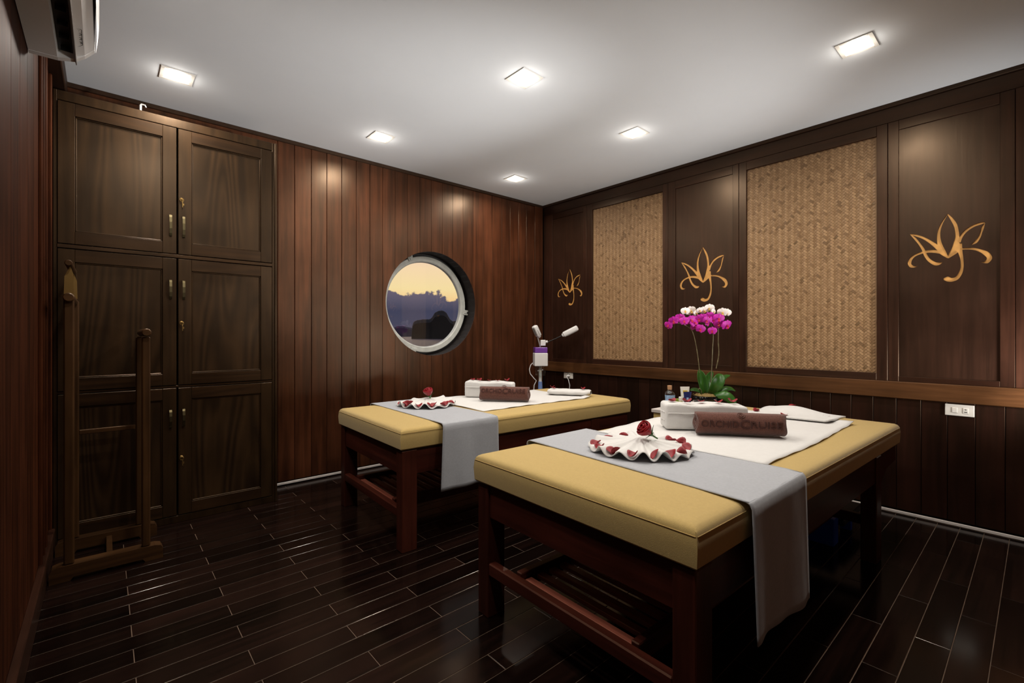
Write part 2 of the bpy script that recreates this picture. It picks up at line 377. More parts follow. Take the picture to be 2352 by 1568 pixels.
for a, s in ((112, 1.0), (-8, 1.0), (252, 1.15), (183, 0.7)):
    b = MB(); ca, sa = cos(radians(a)), sin(radians(a))
    T = Matrix.Translation((PX+0.42*ca, 0.118, PZ+0.42*sa)) @ Matrix.Rotation(-radians(a-90), 4, 'Y') @ Matrix.Scale(s, 4)
    b.box(-0.024, 0.024, -0.008, 0.012, -0.02, 0.012, 0.003, mat=T)
    b.box(-0.024, -0.008, -0.012, 0.012, 0.008, 0.03, 0.003, mat=T); b.box(0.008, 0.024, -0.012, 0.012, 0.008, 0.03, 0.003, mat=T)
    b.box(-0.01, 0.01, -0.014, 0.006, -0.012, 0.016, 0.002, mat=T)
    b.obj('frame_clamp', M['ring'], win)

# ---------------------------------------------------------------- right wall: dado boards, rail, framed panels
wr = MB().box(0.012, 0.1, YB, 0.1, -0.05, 2.45).obj('wall_right', M['dark'], kind='structure')
y = -0.02; ks = [-0.02] + [-0.075-0.109*k for k in range(36) if -0.075-0.109*k > YB]
for a, c in zip(ks, ks[1:]):
    MB().box(0.0, 0.013, (c-a)/2+0.0011, (a-c)/2-0.0011, 0.03, 0.70, 0.002).obj('wall_board', M['dado'], wr, loc=(0, (a+c)/2, 0))
MB().box(-0.010, -0.002, YB, -0.01, 0.006, 0.022, 0.002).obj('baseboard_right', M['strip'], kind='structure')
MB().box(-0.022, 0.012, YB, -0.015, 0.674, 0.772, 0.004).obj('trim_4', M['rail'], kind='structure')
MB().box(-0.006, 0.012, YB, -0.015, 2.289, 2.379, 0.003).obj('trim_5', M['frame_y'], kind='structure')
ZF0, ZF1 = 0.772, 2.289
def frame_unit(y0, y1, o0, o1, zb, zt):
    """y0 > y1 are the unit's edges, o0 > o1 the opening's; returns the unit"""
    for nm, bx, mt in (('stile', (o0, y0-0.001, ZF0, ZF1), 'frame_z'), ('stile', (y1+0.001, o1, ZF0, ZF1), 'frame_z'), ('panel_rail', (o1, o0, ZF0, zb), 'frame_y'), ('panel_rail', (o1, o0, zt, ZF1), 'frame_y')):
        a, c, z0, z1 = bx; cy, cz = (a+c)/2, (z0+z1)/2
        MB().box(-0.008, 0.012, a-cy, c-cy, z0-cz, z1-cz, 0.0015).obj(nm, M[mt], wr, loc=(0, cy, cz))
units = [('w', -0.018,-0.594,-0.145,-0.556,0.805,2.233), ('r', -0.594,-1.45,-0.665,-1.401,0.819,2.229), ('w', -1.45,-2.015,-1.514,-1.971,0.815,2.225),
         ('r', -2.015,-2.87,-2.068,-2.817,0.815,2.229), ('w', -2.87,-3.38,-2.92,-3.326,0.802,2.234), ('v', -3.38,-3.94,-3.43,-3.90,0.805,2.234)]
EMB = [[[0.0032,0.1809,0.0007,0.1783],[0.0265,0.1411,0.0204,0.1355],[0.0413,0.1028,0.0306,0.0972],[0.046,0.0608,0.0319,0.0589],[0.0438,0.016,0.0256,0.021],[0.0289,-0.0264,0.0131,-0.0148],[0.0031,-0.0586,-0.0007,-0.0549]],[[0.0035,0.1782,0.0004,0.181],[-0.0099,0.1443,-0.0194,0.1517],[-0.0213,0.1129,-0.0346,0.1182],[-0.0269,0.0808,-0.0411,0.0818],[-0.0282,0.0494,-0.0445,0.0462],[-0.0217,0.0212,-0.0439,0.0092],[-0.0136,-0.0117,-0.0302,-0.0279],[0.0035,-0.054,-0.0011,-0.0596]],[[-0.0328,0.0152,-0.0543,0.012],[-0.0317,-0.0133,-0.0554,-0.0125],[-0.0402,-0.0415,-0.0565,-0.0385],[-0.0475,-0.074,-0.0597,-0.0733],[-0.0493,-0.1121,-0.0607,-0.1146],[-0.0434,-0.1414,-0.0557,-0.1501],[-0.0309,-0.1666,-0.0395,-0.1817],[-0.0138,-0.1722,-0.0155,-0.1922],[0.0017,-0.1634,0.0032,-0.19],[0.0186,-0.1711,0.0184,-0.1806]],[[-0.0001,-0.064,0.0026,-0.0597],[-0.0207,-0.0504,-0.011,-0.0342],[-0.0426,-0.0311,-0.0278,-0.0122],[-0.0521,-0.0068,-0.035,0.0075]],[[-0.0489,0.0153,-0.0358,0.0254],[-0.0579,0.0466,-0.0484,0.0568],[-0.0753,0.072,-0.0687,0.0843],[-0.102,0.0916,-0.098,0.104],[-0.1286,0.1,-0.1264,0.1116],[-0.1424,0.1057,-0.142,0.1089]],[[-0.1399,0.106,-0.1423,0.1038],[-0.1285,0.0873,-0.1378,0.0804],[-0.1236,0.0616,-0.1314,0.0565],[-0.1167,0.0381,-0.1246,0.0305],[-0.1032,0.0169,-0.1107,0.0043],[-0.089,0.0,-0.0902,-0.003]],[[-0.0485,-0.0232,-0.0482,-0.0139],[-0.079,-0.0258,-0.0791,-0.0166],[-0.1038,-0.0337,-0.1054,-0.0224],[-0.1273,-0.0508,-0.1323,-0.0349],[-0.1438,-0.0709,-0.1563,-0.0524],[-0.148,-0.0806,-0.1677,-0.083],[-0.1458,-0.0905,-0.1543,-0.1064],[-0.1386,-0.098,-0.1391,-0.1058],[-0.1264,-0.0975,-0.1263,-0.1001]],[[0.1609,0.093,0.1603,0.097],[0.1311,0.0762,0.1287,0.0865],[0.1033,0.057,0.0988,0.0687],[0.0739,0.0272,0.0664,0.0408],[0.0439,-0.014,0.0306,0.0044],[0.0324,-0.0344,0.0171,-0.0192]],[[0.1594,0.091,0.1564,0.0947],[0.1414,0.0614,0.1344,0.0689],[0.1232,0.0296,0.1156,0.0359],[0.1092,-0.0038,0.0982,0.0026],[0.0991,-0.0385,0.0874,-0.0311],[0.0823,-0.0703,0.0733,-0.0581],[0.0572,-0.0945,0.0525,-0.077],[0.0363,-0.0952,0.0381,-0.0803],[0.0242,-0.0841,0.0252,-0.0809]],[[0.0289,-0.0175,0.0305,-0.0348],[0.0597,-0.0088,0.0602,-0.0251],[0.0914,-0.0076,0.09,-0.0214],[0.1183,-0.0135,0.1152,-0.0257],[0.1431,-0.0247,0.138,-0.036],[0.1618,-0.042,0.1513,-0.0531],[0.1714,-0.0681,0.1552,-0.071],[0.1624,-0.0931,0.1534,-0.0802],[0.1434,-0.0988,0.143,-0.0891],[0.1284,-0.0931,0.1287,-0.091]],[[0.0383,-0.0289,0.0311,-0.0153],[0.0239,-0.0446,0.0155,-0.0306],[0.0035,-0.0624,0.0004,-0.0577]]]
def emblem_mesh(b, cy, cz, s, x0, x1):
    """carved lotus sign as one outline per brush stroke"""
    for st in EMB:
        L_ = [(cy+p[0]*s, cz+p[1]*s) for p in st]; R_ = [(cy+p[2]*s, cz+p[3]*s) for p in st]
        def mid(pts):   # smooth the outline
            o = []
            for i in range(len(pts)-1):
                p0 = pts[max(0, i-1)]; p1 = pts[i]; p2 = pts[i+1]; p3 = pts[min(len(pts)-1, i+2)]
                for k in range(4):
                    t = k/4; o.append(tuple(0.5*((2*p1[j])+(-p0[j]+p2[j])*t+(2*p0[j]-5*p1[j]+4*p2[j]-p3[j])*t*t+(-p0[j]+3*p1[j]-3*p2[j]+p3[j])*t**3) for j in (0, 1)))
            return o + [pts[-1]]
        A, C = mid(L_), mid(R_)
        va = [[b.bm.verts.new((x, q[0], q[1])) for q in A] for x in (x0, x1)]; vc = [[b.bm.verts.new((x, q[0], q[1])) for q in C] for x in (x0, x1)]
        m_ = len(A)
        for i in range(m_-1):
            b.bm.faces.new((va[0][i], va[0][i+1], vc[0][i+1], vc[0][i])); b.bm.faces.new((va[1][i], vc[1][i], vc[1][i+1], va[1][i+1]))
            b.bm.faces.new((va[0][i], va[1][i], va[1][i+1], va[0][i+1])); b.bm.faces.new((vc[0][i], vc[0][i+1], vc[1][i+1], vc[1][i]))
        for i in (0, m_-1): b.bm.faces.new((va[0][i], vc[0][i], vc[1][i], va[1][i]))
    return b
# woven cane: short flat strips in a herringbone, raised over a backing
def cane(y0, y1, z0, z1, name='woven_cane'):
    b = MB(); s = 0.0134; r = random.Random(3); d = 0.7071
    Lh = 3*s
    import itertools
    verts = []; faces = []; kinds = []
    ext = (y1-y0+z1-z0)
    N_ = int(ext/s)+6; cy, cz = (y0+y1)/2, (z0+z1)/2
    for i in range(-N_, N_):
        for j in range(-N_, N_):
            # twill: cell (i,j) top strip runs along u if (i+j)%4 in (0,1), else along v; draw merged length-2 strips
            k = (i - j) % 4
            if k == 0: u0, u1, v0, v1, du = i*s, (i+2)*s, j*s, (j+1)*s, 0
            elif k == 3: u0, u1, v0, v1, du = i*s, (i+1)*s, (j)*s, (j+2)*s, 1
            else: continue
            c_u, c_v = (u0+u1)/2, (v0+v1)/2; yc = (c_u - c_v)*d; zc = (c_u + c_v)*d
            if abs(yc) > (y1-y0)/2-0.006 or abs(zc) > (z1-z0)/2-0.006: continue
            g = 0.0006; u0 += g; u1 -= g; v0 += g; v1 -= g
            base = len(verts); pts = []
            if du == 0: sections = [(u0, 0.0), (u0+(u1-u0)*0.5, 0.0017), (u1, 0.0)]
            else: sections = [(v0, 0.0), (v0+(v1-v0)*0.5, 0.0017), (v1, 0.0)]
            for (q, h) in sections:
                for w_ in (0, 1):
                    uu, vv = (q, (v0, v1)[w_]) if du == 0 else ((u0, u1)[w_], q)
                    verts.append((-0.0004-h, (uu-vv)*d, (uu+vv)*d))
            faces += [(base, base+1, base+3, base+2), (base+2, base+3, base+5, base+4)]; kinds += [du, du]
    me = bpy.data.meshes.new(name); me.from_pydata(verts, [], faces); me.materials.append(M['cane']); me.materials.append(M['cane_b'])
    me.polygons.foreach_set('material_index', kinds)
    o = bpy.data.objects.new(name, me); link(o, wr); o.location = (0.004, cy, cz); o['kind'] = 'stuff'
    MB().box(0.005, 0.011, y0-cy, y1-cy, z0-cz, z1-cz).obj('cane_backing', M['cane_back'], wr, loc=(0, cy, cz))
for nm_, c0, c1, c2, key in (('woven_cane', (118,90,60), (150,117,82), (170,136,98), 'cane'), ('woven_cane_cross', (112,86,56), (138,106,73), (154,122,87), 'cane_b')):
  m, t_, bs = newmat(nm_); g_ = t_.nodes.new('ShaderNodeNewGeometry'); r_ = t_.nodes.new('ShaderNodeValToRGB')
  t_.links.new(g_.outputs['Random Per Island'], r_.inputs[0]); e = r_.color_ramp.elements; e[0].color = (*s2l(*c0), 1); e[1].color = (*s2l(*c2), 1); e[0].position = 0.0
  ne = r_.color_ramp.elements.new(0.12); ne.color = (*s2l(*c1), 1)
  t_.links.new(r_.outputs[0], bs.inputs['Base Color']); bs.inputs['Roughness'].default_value = 0.55; bs.inputs['Specular IOR Level'].default_value = 0.3; M[key] = m
M['cane_back'] = plain('cane_backing', (128,98,66), 0.7)
emb_pos = [(-0.374, 1.5255, 0.97), (-1.742, 1.518, 1.13), (-3.13, 1.525, 1.0)]
wi = 0
for (k, y0, y1, o0, o1, zb, zt) in units:
    frame_unit(y0, y1, o0, o1, zb, zt)
    if k == 'r': cane(o1, o0, zb, zt)
    elif k == 'v': MB().box(0.0, 0.012, o1, o0, zb, zt).obj('wood_panel', M['veneer'], wr)
    else:
        cy, cz, s = emb_pos[wi]; wi += 1
        mb = MB(); my, mz = (o0+o1)/2, (zb+zt)/2
        mb.box(0.0, 0.006, o1-my, o0-my, zb-mz, zt-mz); pan = mb.obj('wood_panel', M['veneer'], wr, loc=(0, my, mz))
        cut = emblem_mesh(MB(), cy-my, cz-mz, s, -0.004, 0.010).obj('cutter', M['gold'], None, loc=(0, my, mz))
        md = pan.modifiers.new('cut', 'BOOLEAN'); md.object = cut; md.operation = 'DIFFERENCE'; md.solver = 'EXACT'; md.use_self = True
        dg = bpy.context.evaluated_depsgraph_get(); dg.update(); ev = pan.evaluated_get(dg); nm_ = bpy.data.meshes.new_from_object(ev)
        pan.modifiers.clear()
        if len(nm_.polygons) > 20: pan.data = nm_
        bpy.data.objects.remove(cut, do_unlink=True)
        pan.data.materials.clear(); pan.data.materials.append(M['veneer'])
        for p in pan.data.polygons: p.material_index = 0
        ys_ = [q for st in EMB for r0 in st for q in (r0[0], r0[2])]; zs_ = [q for st in EMB for r0 in st for q in (r0[1], r0[3])]
        MB().box(0.0045, 0.009, min(ys_)*s-0.01, max(ys_)*s+0.01, min(zs_)*s-0.01, max(zs_)*s+0.01).obj('lotus_emblem', M['gold'], wr, loc=(0, cy, cz))
        MB().box(0.010, 0.011, o1-my, o0-my, zb-mz, zt-mz).obj('panel_backing', M['dark'], wr, loc=(0, my, mz))

# ---------------------------------------------------------------- left wall, front wall
wl = MB().box(XL-0.1, XL-0.004, YB, 0.1, -0.05, 2.45).obj('wall_left', M['dark'], kind='structure')
ys = [-0.02,-0.19,-0.42,-0.56,-0.77,-0.95,-1.14,-1.33,-1.52,-1.71,-1.9,-2.1,-2.3,-2.5,-2.7,-2.9,-3.1,-3.3,-3.5,-3.7,-3.94]
for a, c in zip(ys, ys[1:]):
    MB().box(XL-0.006, XL+0.002, (c-a)/2+0.001, (a-c)/2-0.001, 0.02, 2.31, 0.002).obj('wall_board', M['left_z'], wl, loc=(0, (a+c)/2, 0))
for y_, w_ in ((-0.77, 0.012), (-0.56, 0.012), (-0.665, 0.01), (-0.31, 0.014)):
    MB().box(XL, XL+0.014, -w_, w_, 0.1, 2.30, 0.004).obj('wall_batten', M['left_z'], wl, loc=(0, y_, 0))
MB().box(XL, XL+0.024, -3.94, -0.31, 0, 0.105, 0.004).obj('baseboard_left', M['frame_y'], kind='structure')
wf = MB().box(XL-0.1, 0.1, YB-0.1, YB-0.004, -0.05, 2.45).obj('wall_front', M['dark'], kind='structure')
x = XL
while x < -0.02:
    MB().box(0.001, min(0.209, -x-0.001), 0, 0.010, 0.02, 2.38, 0.002).obj('wall_board', M['wall_z'], wf, loc=(x, YB-0.006, 0)); x += 0.21

# ---------------------------------------------------------------- outside: sea and karst islands
m, t_, bs = newmat('sea_water'); tc = t_.nodes.new('ShaderNodeTexCoord'); mp = t_.nodes.new('ShaderNodeMapping'); mp.inputs['Scale'].default_value = (0.05, 0.25, 1); mp.inputs['Rotation'].default_value = (0,0,0.55)
nn = t_.nodes.new('ShaderNodeTexNoise'); nn.inputs['Scale'].default_value = 1.0; nn.inputs['Detail'].default_value = 8
t_.links.new(tc.outputs['Object'], mp.inputs[0]); t_.links.new(mp.outputs[0], nn.inputs['Vector'])
bp = t_.nodes.new('ShaderNodeBump'); bp.inputs['Strength'].default_value = 0.9; bp.inputs['Distance'].default_value = 2.5; t_.links.new(nn.outputs[0], bp.inputs['Height']); t_.links.new(bp.outputs[0], bs.inputs['Normal'])
bs.inputs['Base Color'].default_value = (*s2l(88,74,80), 1); bs.inputs['Roughness'].default_value = 0.12; M['sea'] = m
b = MB(); b.bm.faces.new([b.bm.verts.new(p) for p in ((-9000, 3, -1.6), (9000, 3, -1.6), (9000, 9000, -1.6), (-9000, 9000, -1.6))])
tag(b.obj('sea', M['sea']), kind='structure')
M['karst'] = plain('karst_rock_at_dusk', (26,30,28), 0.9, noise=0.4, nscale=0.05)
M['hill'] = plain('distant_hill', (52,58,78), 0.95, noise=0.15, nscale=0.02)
def island(name, dist, px0, px1, prof, depth, mat, label, zb=-1.7, cat='island'):
    """prof: (px, height angle in px above the horizon) of the skyline, laid on an arc at distance dist"""
    b = MB(); C0 = Vector((-3.4782, -3.4645)); fw = Vector((sin(0.7209), cos(0.7209))); rt = Vector((cos(0.7209), -sin(0.7209)))
    rr = random.Random(int(dist)); cols = []
    for i in range(61):
        px = px0 + (px1-px0)*i/60
        for (a, ha), (c, hc) in zip(prof, prof[1:]):
            if a <= px <= c: h = ha + (hc-ha)*(px-a)/(c-a+1e-6)
        h = max(0.6, h + rr.uniform(-0.5, 0.5)); d = fw + rt*((px-1176)/1066.83)
        top = 1.0365 + dist*h/1066.83; col = []
        for k in range(7):
            f = k/6; a = f*pi; dd = dist + depth*(1-cos(a))/2*(0.5+0.5*min(1, h/30)); zz = zb + (top-zb)*sin(a)**0.35 if 0 < k < 6 else zb
            p = C0 + d*dd; col.append(b.bm.verts.new((p.x, p.y, zz)))
        cols.append(col)
    for A, B in zip(cols, cols[1:]):
        for k in range(6): b.bm.faces.new((A[k], B[k], B[k+1], A[k+1]))
    b.bm.faces.new(cols[0]); b.bm.faces.new(list(reversed(cols[-1])))
    return tag(b.obj(name, mat), label, cat)
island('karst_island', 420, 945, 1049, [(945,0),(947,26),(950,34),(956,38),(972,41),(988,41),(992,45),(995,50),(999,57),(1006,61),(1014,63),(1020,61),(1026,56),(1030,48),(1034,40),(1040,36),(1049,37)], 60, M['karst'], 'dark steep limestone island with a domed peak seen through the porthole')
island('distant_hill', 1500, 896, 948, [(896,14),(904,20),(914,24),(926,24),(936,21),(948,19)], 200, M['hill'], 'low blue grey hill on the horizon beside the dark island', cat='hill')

# ---------------------------------------------------------------- wardrobe
YC = -0.3
cab = thing('wardrobe', (-3.165, -0.15, 0), 0, 'built-in dark oak wardrobe with six framed doors and bronze handles', 'wardrobe')
def cl(x, y, z): return (x+3.165, y+0.15, z)
def cbox(b, x0, x1, y0, y1, z0, z1, bev=0.0015): return b.box(x0+3.165, x1+3.165, y0+0.15, y1+0.15, z0, z1, bev)
b = MB()
cbox(b, -3.664, -3.650, YC, -0.012, 0, 2.239); cbox(b, -2.690, -2.662, YC, -0.012, 0, 2.239); cbox(b, -3.650, -2.690, YC, -0.012, 2.192, 2.239)
cbox(b, -3.650, -2.690, YC, -0.012, 0, 0.038)
b.obj('carcass', M['cab_z'], cab)
b = MB(); cbox(b, -3.650, -2.690, YC+0.001, YC+0.02, 0.750, 0.762); cbox(b, -3.650, -2.690, YC-0.004, YC+0.02, 1.469, 1.487); cbox(b, -3.650, -2.690, -0.02, -0.012, 0.03, 2.2); b.obj('shelf_edge', M['cab_x'], cab)
b = MB(); cbox(b, -2.676, -2.662, YC-0.006, YC, 0.0, 2.239, 0.002); b.obj('side_moulding', M['cab_z'], cab)
rows_ = [(0.043, 0.747), (0.765, 1.464), (1.491, 2.187)]
cols_ = [(-3.648, -3.176, 'L'), (-3.168, -2.692, 'R')]
hz = [(0.533, 0.630), (1.240, 1.343), (1.585, 1.700)]; lz = [0.362, 1.11, 1.794]
for ri, (z0, z1) in enumerate(rows_):
    for (x0, x1, side) in cols_:
        cx, cz = (x0+x1)/2, (z0+z1)/2; hw, hh = (x1-x0)/2, (z1-z0)/2; s = 0.062
        b = MB()
        b.box(-hw, -hw+s, -0.004, 0.014, -hh, hh, 0.0015); b.box(hw-s, hw, -0.004, 0.014, -hh, hh, 0.0015)
        b.box(-hw+s, hw-s, -0.004, 0.014, hh-s, hh, 0.0015); b.box(-hw+s, hw-s, -0.004, 0.014, -hh, -hh+s, 0.0015)
        d = b.obj('door', M['cab_z'], cab, loc=cl(cx, YC, cz))
        # level rails carry their own grain
        MB().box(-hw+s+0.001, hw-s-0.001, -0.0045, 0.0, hh-s+0.001, hh-0.001).obj('door_rail', M['cab_x'], d)
        MB().box(-hw+s+0.001, hw-s-0.001, -0.0045, 0.0, -hh+0.001, -hh+s-0.001).obj('door_rail', M['cab_x'], d)
        b = MB(); iw, ih = hw-s, hh-s
        for q in ((-iw, -iw+0.007, -ih, ih), (iw-0.007, iw, -ih, ih), (-iw, iw, ih-0.007, ih), (-iw, iw, -ih, -ih+0.007)): b.box(q[0], q[1], 0.001, 0.01, q[2], q[3], 0.002)
        b.obj('panel_moulding', M['cab_z'], d)
        MB().box(-iw, iw, 0.006, 0.012, -ih, ih).obj('door_panel', M['cab_panel'], d)
        hx = -3.203 if side == 'L' else -3.144
        a0, a1 = hz[ri]; b = MB(); n_ = 8; pts = []
        for f, q_ in ((0, 0.004), (0.0, -0.016), (0.12, -0.022), (0.35, -0.026), (0.65, -0.026), (0.88, -0.022), (1.0, -0.016), (1.0, 0.004)): pts.append((hx-cx, q_, a0-cz+(a1-a0)*f))
        for p, q in zip(pts, pts[1:]):
            for dz in (0,):
                v = [b.bm.verts.new(w) for w in ((p[0]-0.006, p[1], p[2]), (p[0]+0.006, p[1], p[2]), (q[0]+0.006, q[1], q[2]), (q[0]-0.006, q[1], q[2]), (p[0]-0.006, p[1]+0.004, p[2]), (p[0]+0.006, p[1]+0.004, p[2]), (q[0]+0.006, q[1]+0.004, q[2]), (q[0]-0.006, q[1]+0.004, q[2]))]
                for f_ in ((0,1,2,3),(7,6,5,4),(0,4,5,1),(3,2,6,7),(0,3,7,4),(1,5,6,2)): b.bm.faces.new([v[i] for i in f_])
        b.obj('handle', M['bronze'], d, label='aged bronze bow handle')
        if side == 'R':
            kz = lz[ri]-cz; kx = -3.154-cx
            MB().lathe([(0.009, 0), (0.009, 0.006), (0.007, 0.008)], n=16, mat=Matrix.Translation((kx, -0.004, kz)) @ Matrix.Rotation(radians(90), 4, 'X')).obj('lock', M['brass'], d)
            b = MB(); b.tube([(kx, -0.012, kz), (kx, -0.022, kz)], 0.003, 8); b.tube([(kx+0.009*cos(a), -0.022, kz-0.004+0.009*sin(a)) for a in [2*pi*i/12 for i in range(13)]], 0.0016, 5)
            b.box(kx+0.002, kx+0.006, -0.024, -0.021, kz-0.045, kz-0.012, 0.0005); b.box(kx+0.005, kx+0.011, -0.024, -0.021, kz-0.034, kz-0.024)
            b.obj('key', M['brass'], d)
# plastic hook on top
b = MB(); b.tube([(0,0,0),(0,0,0.036),(0.004,-0.002,0.042),(0.018,-0.006,0.040),(0.024,-0.008,0.028)], [0.006,0.006,0.005,0.004,0.003], 8)
hk = b.obj('plastic_hook', M['grey_plastic'], None, loc=(-3.33, -0.27, 2.239), smooth=True)
tag(hk, 'small pale plastic hook standing on top of the wardrobe', 'hook')

# ---------------------------------------------------------------- valet stand
vs = thing('valet_stand', (-3.46, -0.56, 0), 0, 'dark wooden standing clothes rack with tall and short posts before the wardrobe', 'clothes rack')
def V(x, y, z): return (x+3.46, y+0.56, z)
def vbox(b, x0, x1, y0, y1, z0, z1, bev=0.002): return b.box(x0+3.46, x1+3.46, y0+0.56, y1+0.56, z0, z1, bev)
for (ya, yb_) in ((-0.752, -0.695), (-0.425, -0.372)):
    pr = [(-3.650, 0), (-3.585, 0), (-3.575, 0.014), (-3.345, 0.014), (-3.335, 0), (-3.270, 0), (-3.270, 0.045), (-3.278, 0.06), (-3.30, 0.066), (-3.62, 0.066), (-3.642, 0.06), (-3.650, 0.045)]
    b = MB(); b.poly([V(x, ya, z) for x, z in pr], (0, yb_-ya, 0)); b.obj('foot', M['valet_x'], vs)
for (xa, xb, ya, yb_, zt) in ((-3.607,-3.573,-0.745,-0.715,1.205),(-3.348,-3.316,-0.745,-0.715,1.032),(-3.594,-3.568,-0.41,-0.385,1.205),(-3.356,-3.328,-0.41,-0.385,1.032)):
    b = MB(); vbox(b, xa, xb, ya, yb_, 0.066, zt, 0.005); b.obj('post', M['valet'], vs)
b = MB()
for (x, z, r) in ((-3.331, 1.052, 0.018), (-3.590, 1.199, 0.019), (-3.590, 1.344, 0.013)):
    b = MB(); b.lathe([(r*0.8, 0), (r, 0.004), (r, 0.386), (r*0.8, 0.39)], n=20, mat=Matrix.Translation(V(x, -0.375, z)) @ Matrix.Rotation(radians(90), 4, 'X')); b.obj('hanging_rod', M['valet_x'], vs, smooth=True)
for y_ in (-0.73, -0.397):
    b = MB(); b.poly([V(-3.606, y_, 1.215), V(-3.574, y_, 1.215), V(-3.576, y_, 1.30), V(-3.586, y_, 1.335), V(-3.604, y_, 1.29)], (0, 0.012, 0)); b.obj('post_tip', M['brass'], vs)  # tapered upper end of each tall post, in a brass tone
b = MB(); vbox(b, -3.568, -3.356, -0.406, -0.392, 0.560, 0.582); b.obj('cross_rail', M['valet_x'], vs)
b = MB(); vbox(b, -3.470, -3.448, -0.695, -0.425, 0.014, 0.050); b.obj('foot_rail', M['valet_x'], vs)

# ---------------------------------------------------------------- air conditioner
ac = thing('air_conditioner', (-3.5925, -1.55, 2.03), 0, 'white wall-mounted air conditioner at the ceiling with its outlet flap open', 'air conditioner')
prof = [(-3.676,2.031),(-3.603,2.033),(-3.600,2.060),(-3.562,2.075),(-3.556,2.052),(-3.531,2.066),(-3.505,2.097),(-3.500,2.297),(-3.55,2.31),(-3.676,2.31)]
b = MB(); b.poly([(x+3.5925, 0.43, z-2.03) for x, z in prof], (0, -0.86, 0)); b.obj('body', M['white_plastic'], ac)
full = prof[:2] + [(-3.556, 2.045)] + prof[5:]
for y_ in (0.404, -0.43): MB().poly([(x+3.5925+(0.0005 if 0 < i < 5 else 0), y_, z-2.03-0.001) for i, (x, z) in enumerate(full)], (0, 0.0265, 0)).obj('end_cap', M['white_plastic'], ac)
b = MB(); b.box(-0.009, 0.03, -0.40, 0.40, 0.029, 0.0335); b.obj('air_outlet', M['ac_dark'], ac)
for k in range(9): MB().box(0.0, 0.026, -0.0015, 0.0015, 0.012, 0.032).obj('louvre', M['ac_dark'], ac, loc=(0, -0.36+k*0.09, 0))
b = MB(); b.box(-0.017, 0.017, -0.41, 0.436, -0.0015, 0.0015, 0.0005, mat=Matrix.Translation((0.0345, 0, 0.022)) @ Matrix.Rotation(radians(76), 4, 'Y')); b.obj('flap', M['grey_plastic'], ac)
b = MB()
def fp(u, v):
    z = 2.098 + 0.198*v; x = -3.503 + 0.013*sin(pi*(0.15+0.8*v)); e = (abs(u-0.5)*2)**8
    return (x+3.5925-0.004*e, 0.43-0.86*u, z-2.03)
b.grid(fp, 20, 10).obj('front_panel', M['white_plastic'], ac, smooth=True)
b = MB(); 
def squig(cy):
    o_ = []
    for k in range(22): o_.append((0.052+0.006*sin(k*0.9), cy+0.05-0.0045*k, 0.0295+0.0008))
    return o_
b.tube(squig(0.26), 0.0008, 4); b.tube([(0.044,0.33,0.027),(0.058,0.32,0.033),(0.058,0.21,0.033),(0.044,0.20,0.027)], 0.0007, 4); b.obj('care_mark', M['ac_dark'], ac)

# ---------------------------------------------------------------- wall sockets
def socket(name, y, z, w, h, label):
    t = thing(name, (0, y, z), 0, label, 'socket')
    MB().box(-0.008, 0.0, -w/2, w/2, -h/2, h/2, 0.002).obj('face_plate', M['plate'], t)
    return t
M['plate'] = plain('socket_plate', (214,208,198), 0.4)
so = socket('power_socket', -3.175, 0.634, 0.115, 0.062, 'white wall plate with a switch and an outlet, below the rail on the near side')
MB().box(-0.011, -0.007, 0.008, 0.029, -0.014, 0.014, 0.001).obj('switch', M['plate'], so)
b = MB(); b.box(-0.0105, -0.007, -0.035, -0.014, -0.015, 0.015, 0.001); b.obj('outlet', M['plate'], so)
b = MB(); b.box(-0.0112, -0.010, -0.028, -0.021, 0.004, 0.008); b.box(-0.0112, -0.010, -0.03, -0.019, -0.009, -0.005); b.obj('slot', M['ac_dark'], so)
so = socket('power_socket', -0.362, 0.643, 0.118, 0.062, 'white wall socket near the far corner with a white plug in it')
b = MB(); b.box(-0.0105, -0.007, -0.022, 0.012, -0.018, 0.014, 0.001); b.obj('outlet', M['ac_dark'], so)

# ---------------------------------------------------------------- fabrics
def fabric(name, rgb, weave=900, bump=0.25, rough=0.9, noise=0.08, nscale=60, sheen=0.2, big=0.0):
    m, t, b = newmat(name); c = s2l(*rgb); N = t.nodes; L = t.links
    tc = N.new('ShaderNodeTexCoord'); n = N.new('ShaderNodeTexNoise'); n.inputs['Scale'].default_value = nscale; n.inputs['Detail'].default_value = 6; L.new(tc.outputs['Object'], n.inputs['Vector'])
    r = N.new('ShaderNodeValToRGB'); e = r.color_ramp.elements; e[0].position = .3; e[1].position = .7
    e[0].color = (*[v*(1-noise) for v in c], 1); e[1].color = (*[min(1, v*(1+noise)) for v in c], 1); L.new(n.outputs[0], r.inputs[0]); L.new(r.outputs[0], b.inputs['Base Color'])
    b.inputs['Roughness'].default_value = rough; b.inputs['Sheen Weight'].default_value = sheen; b.inputs['Specular IOR Level'].default_value = 0.15
    n2 = N.new('ShaderNodeTexNoise'); n2.inputs['Scale'].default_value = weave; n2.inputs['Detail'].default_value = 2; L.new(tc.outputs['Object'], n2.inputs['Vector'])
    bp = N.new('ShaderNodeBump'); bp.inputs['Strength'].default_value = bump; bp.inputs['Distance'].default_value = 0.002; L.new(n2.outputs[0], bp.inputs['Height'])
    if big:
        n3 = N.new('ShaderNodeTexNoise'); n3.inputs['Scale'].default_value = 9; n3.inputs['Detail'].default_value = 3; L.new(tc.outputs['Object'], n3.inputs['Vector'])
        b2 = N.new('ShaderNodeBump'); b2.inputs['Strength'].default_value = big; b2.inputs['Distance'].default_value = 0.02; L.new(n3.outputs[0], b2.inputs['Height']); L.new(bp.outputs[0], b2.inputs['Normal']); L.new(b2.outputs[0], b.inputs['Normal'])
    else: L.new(bp.outputs[0], b.inputs['Normal'])
    return m
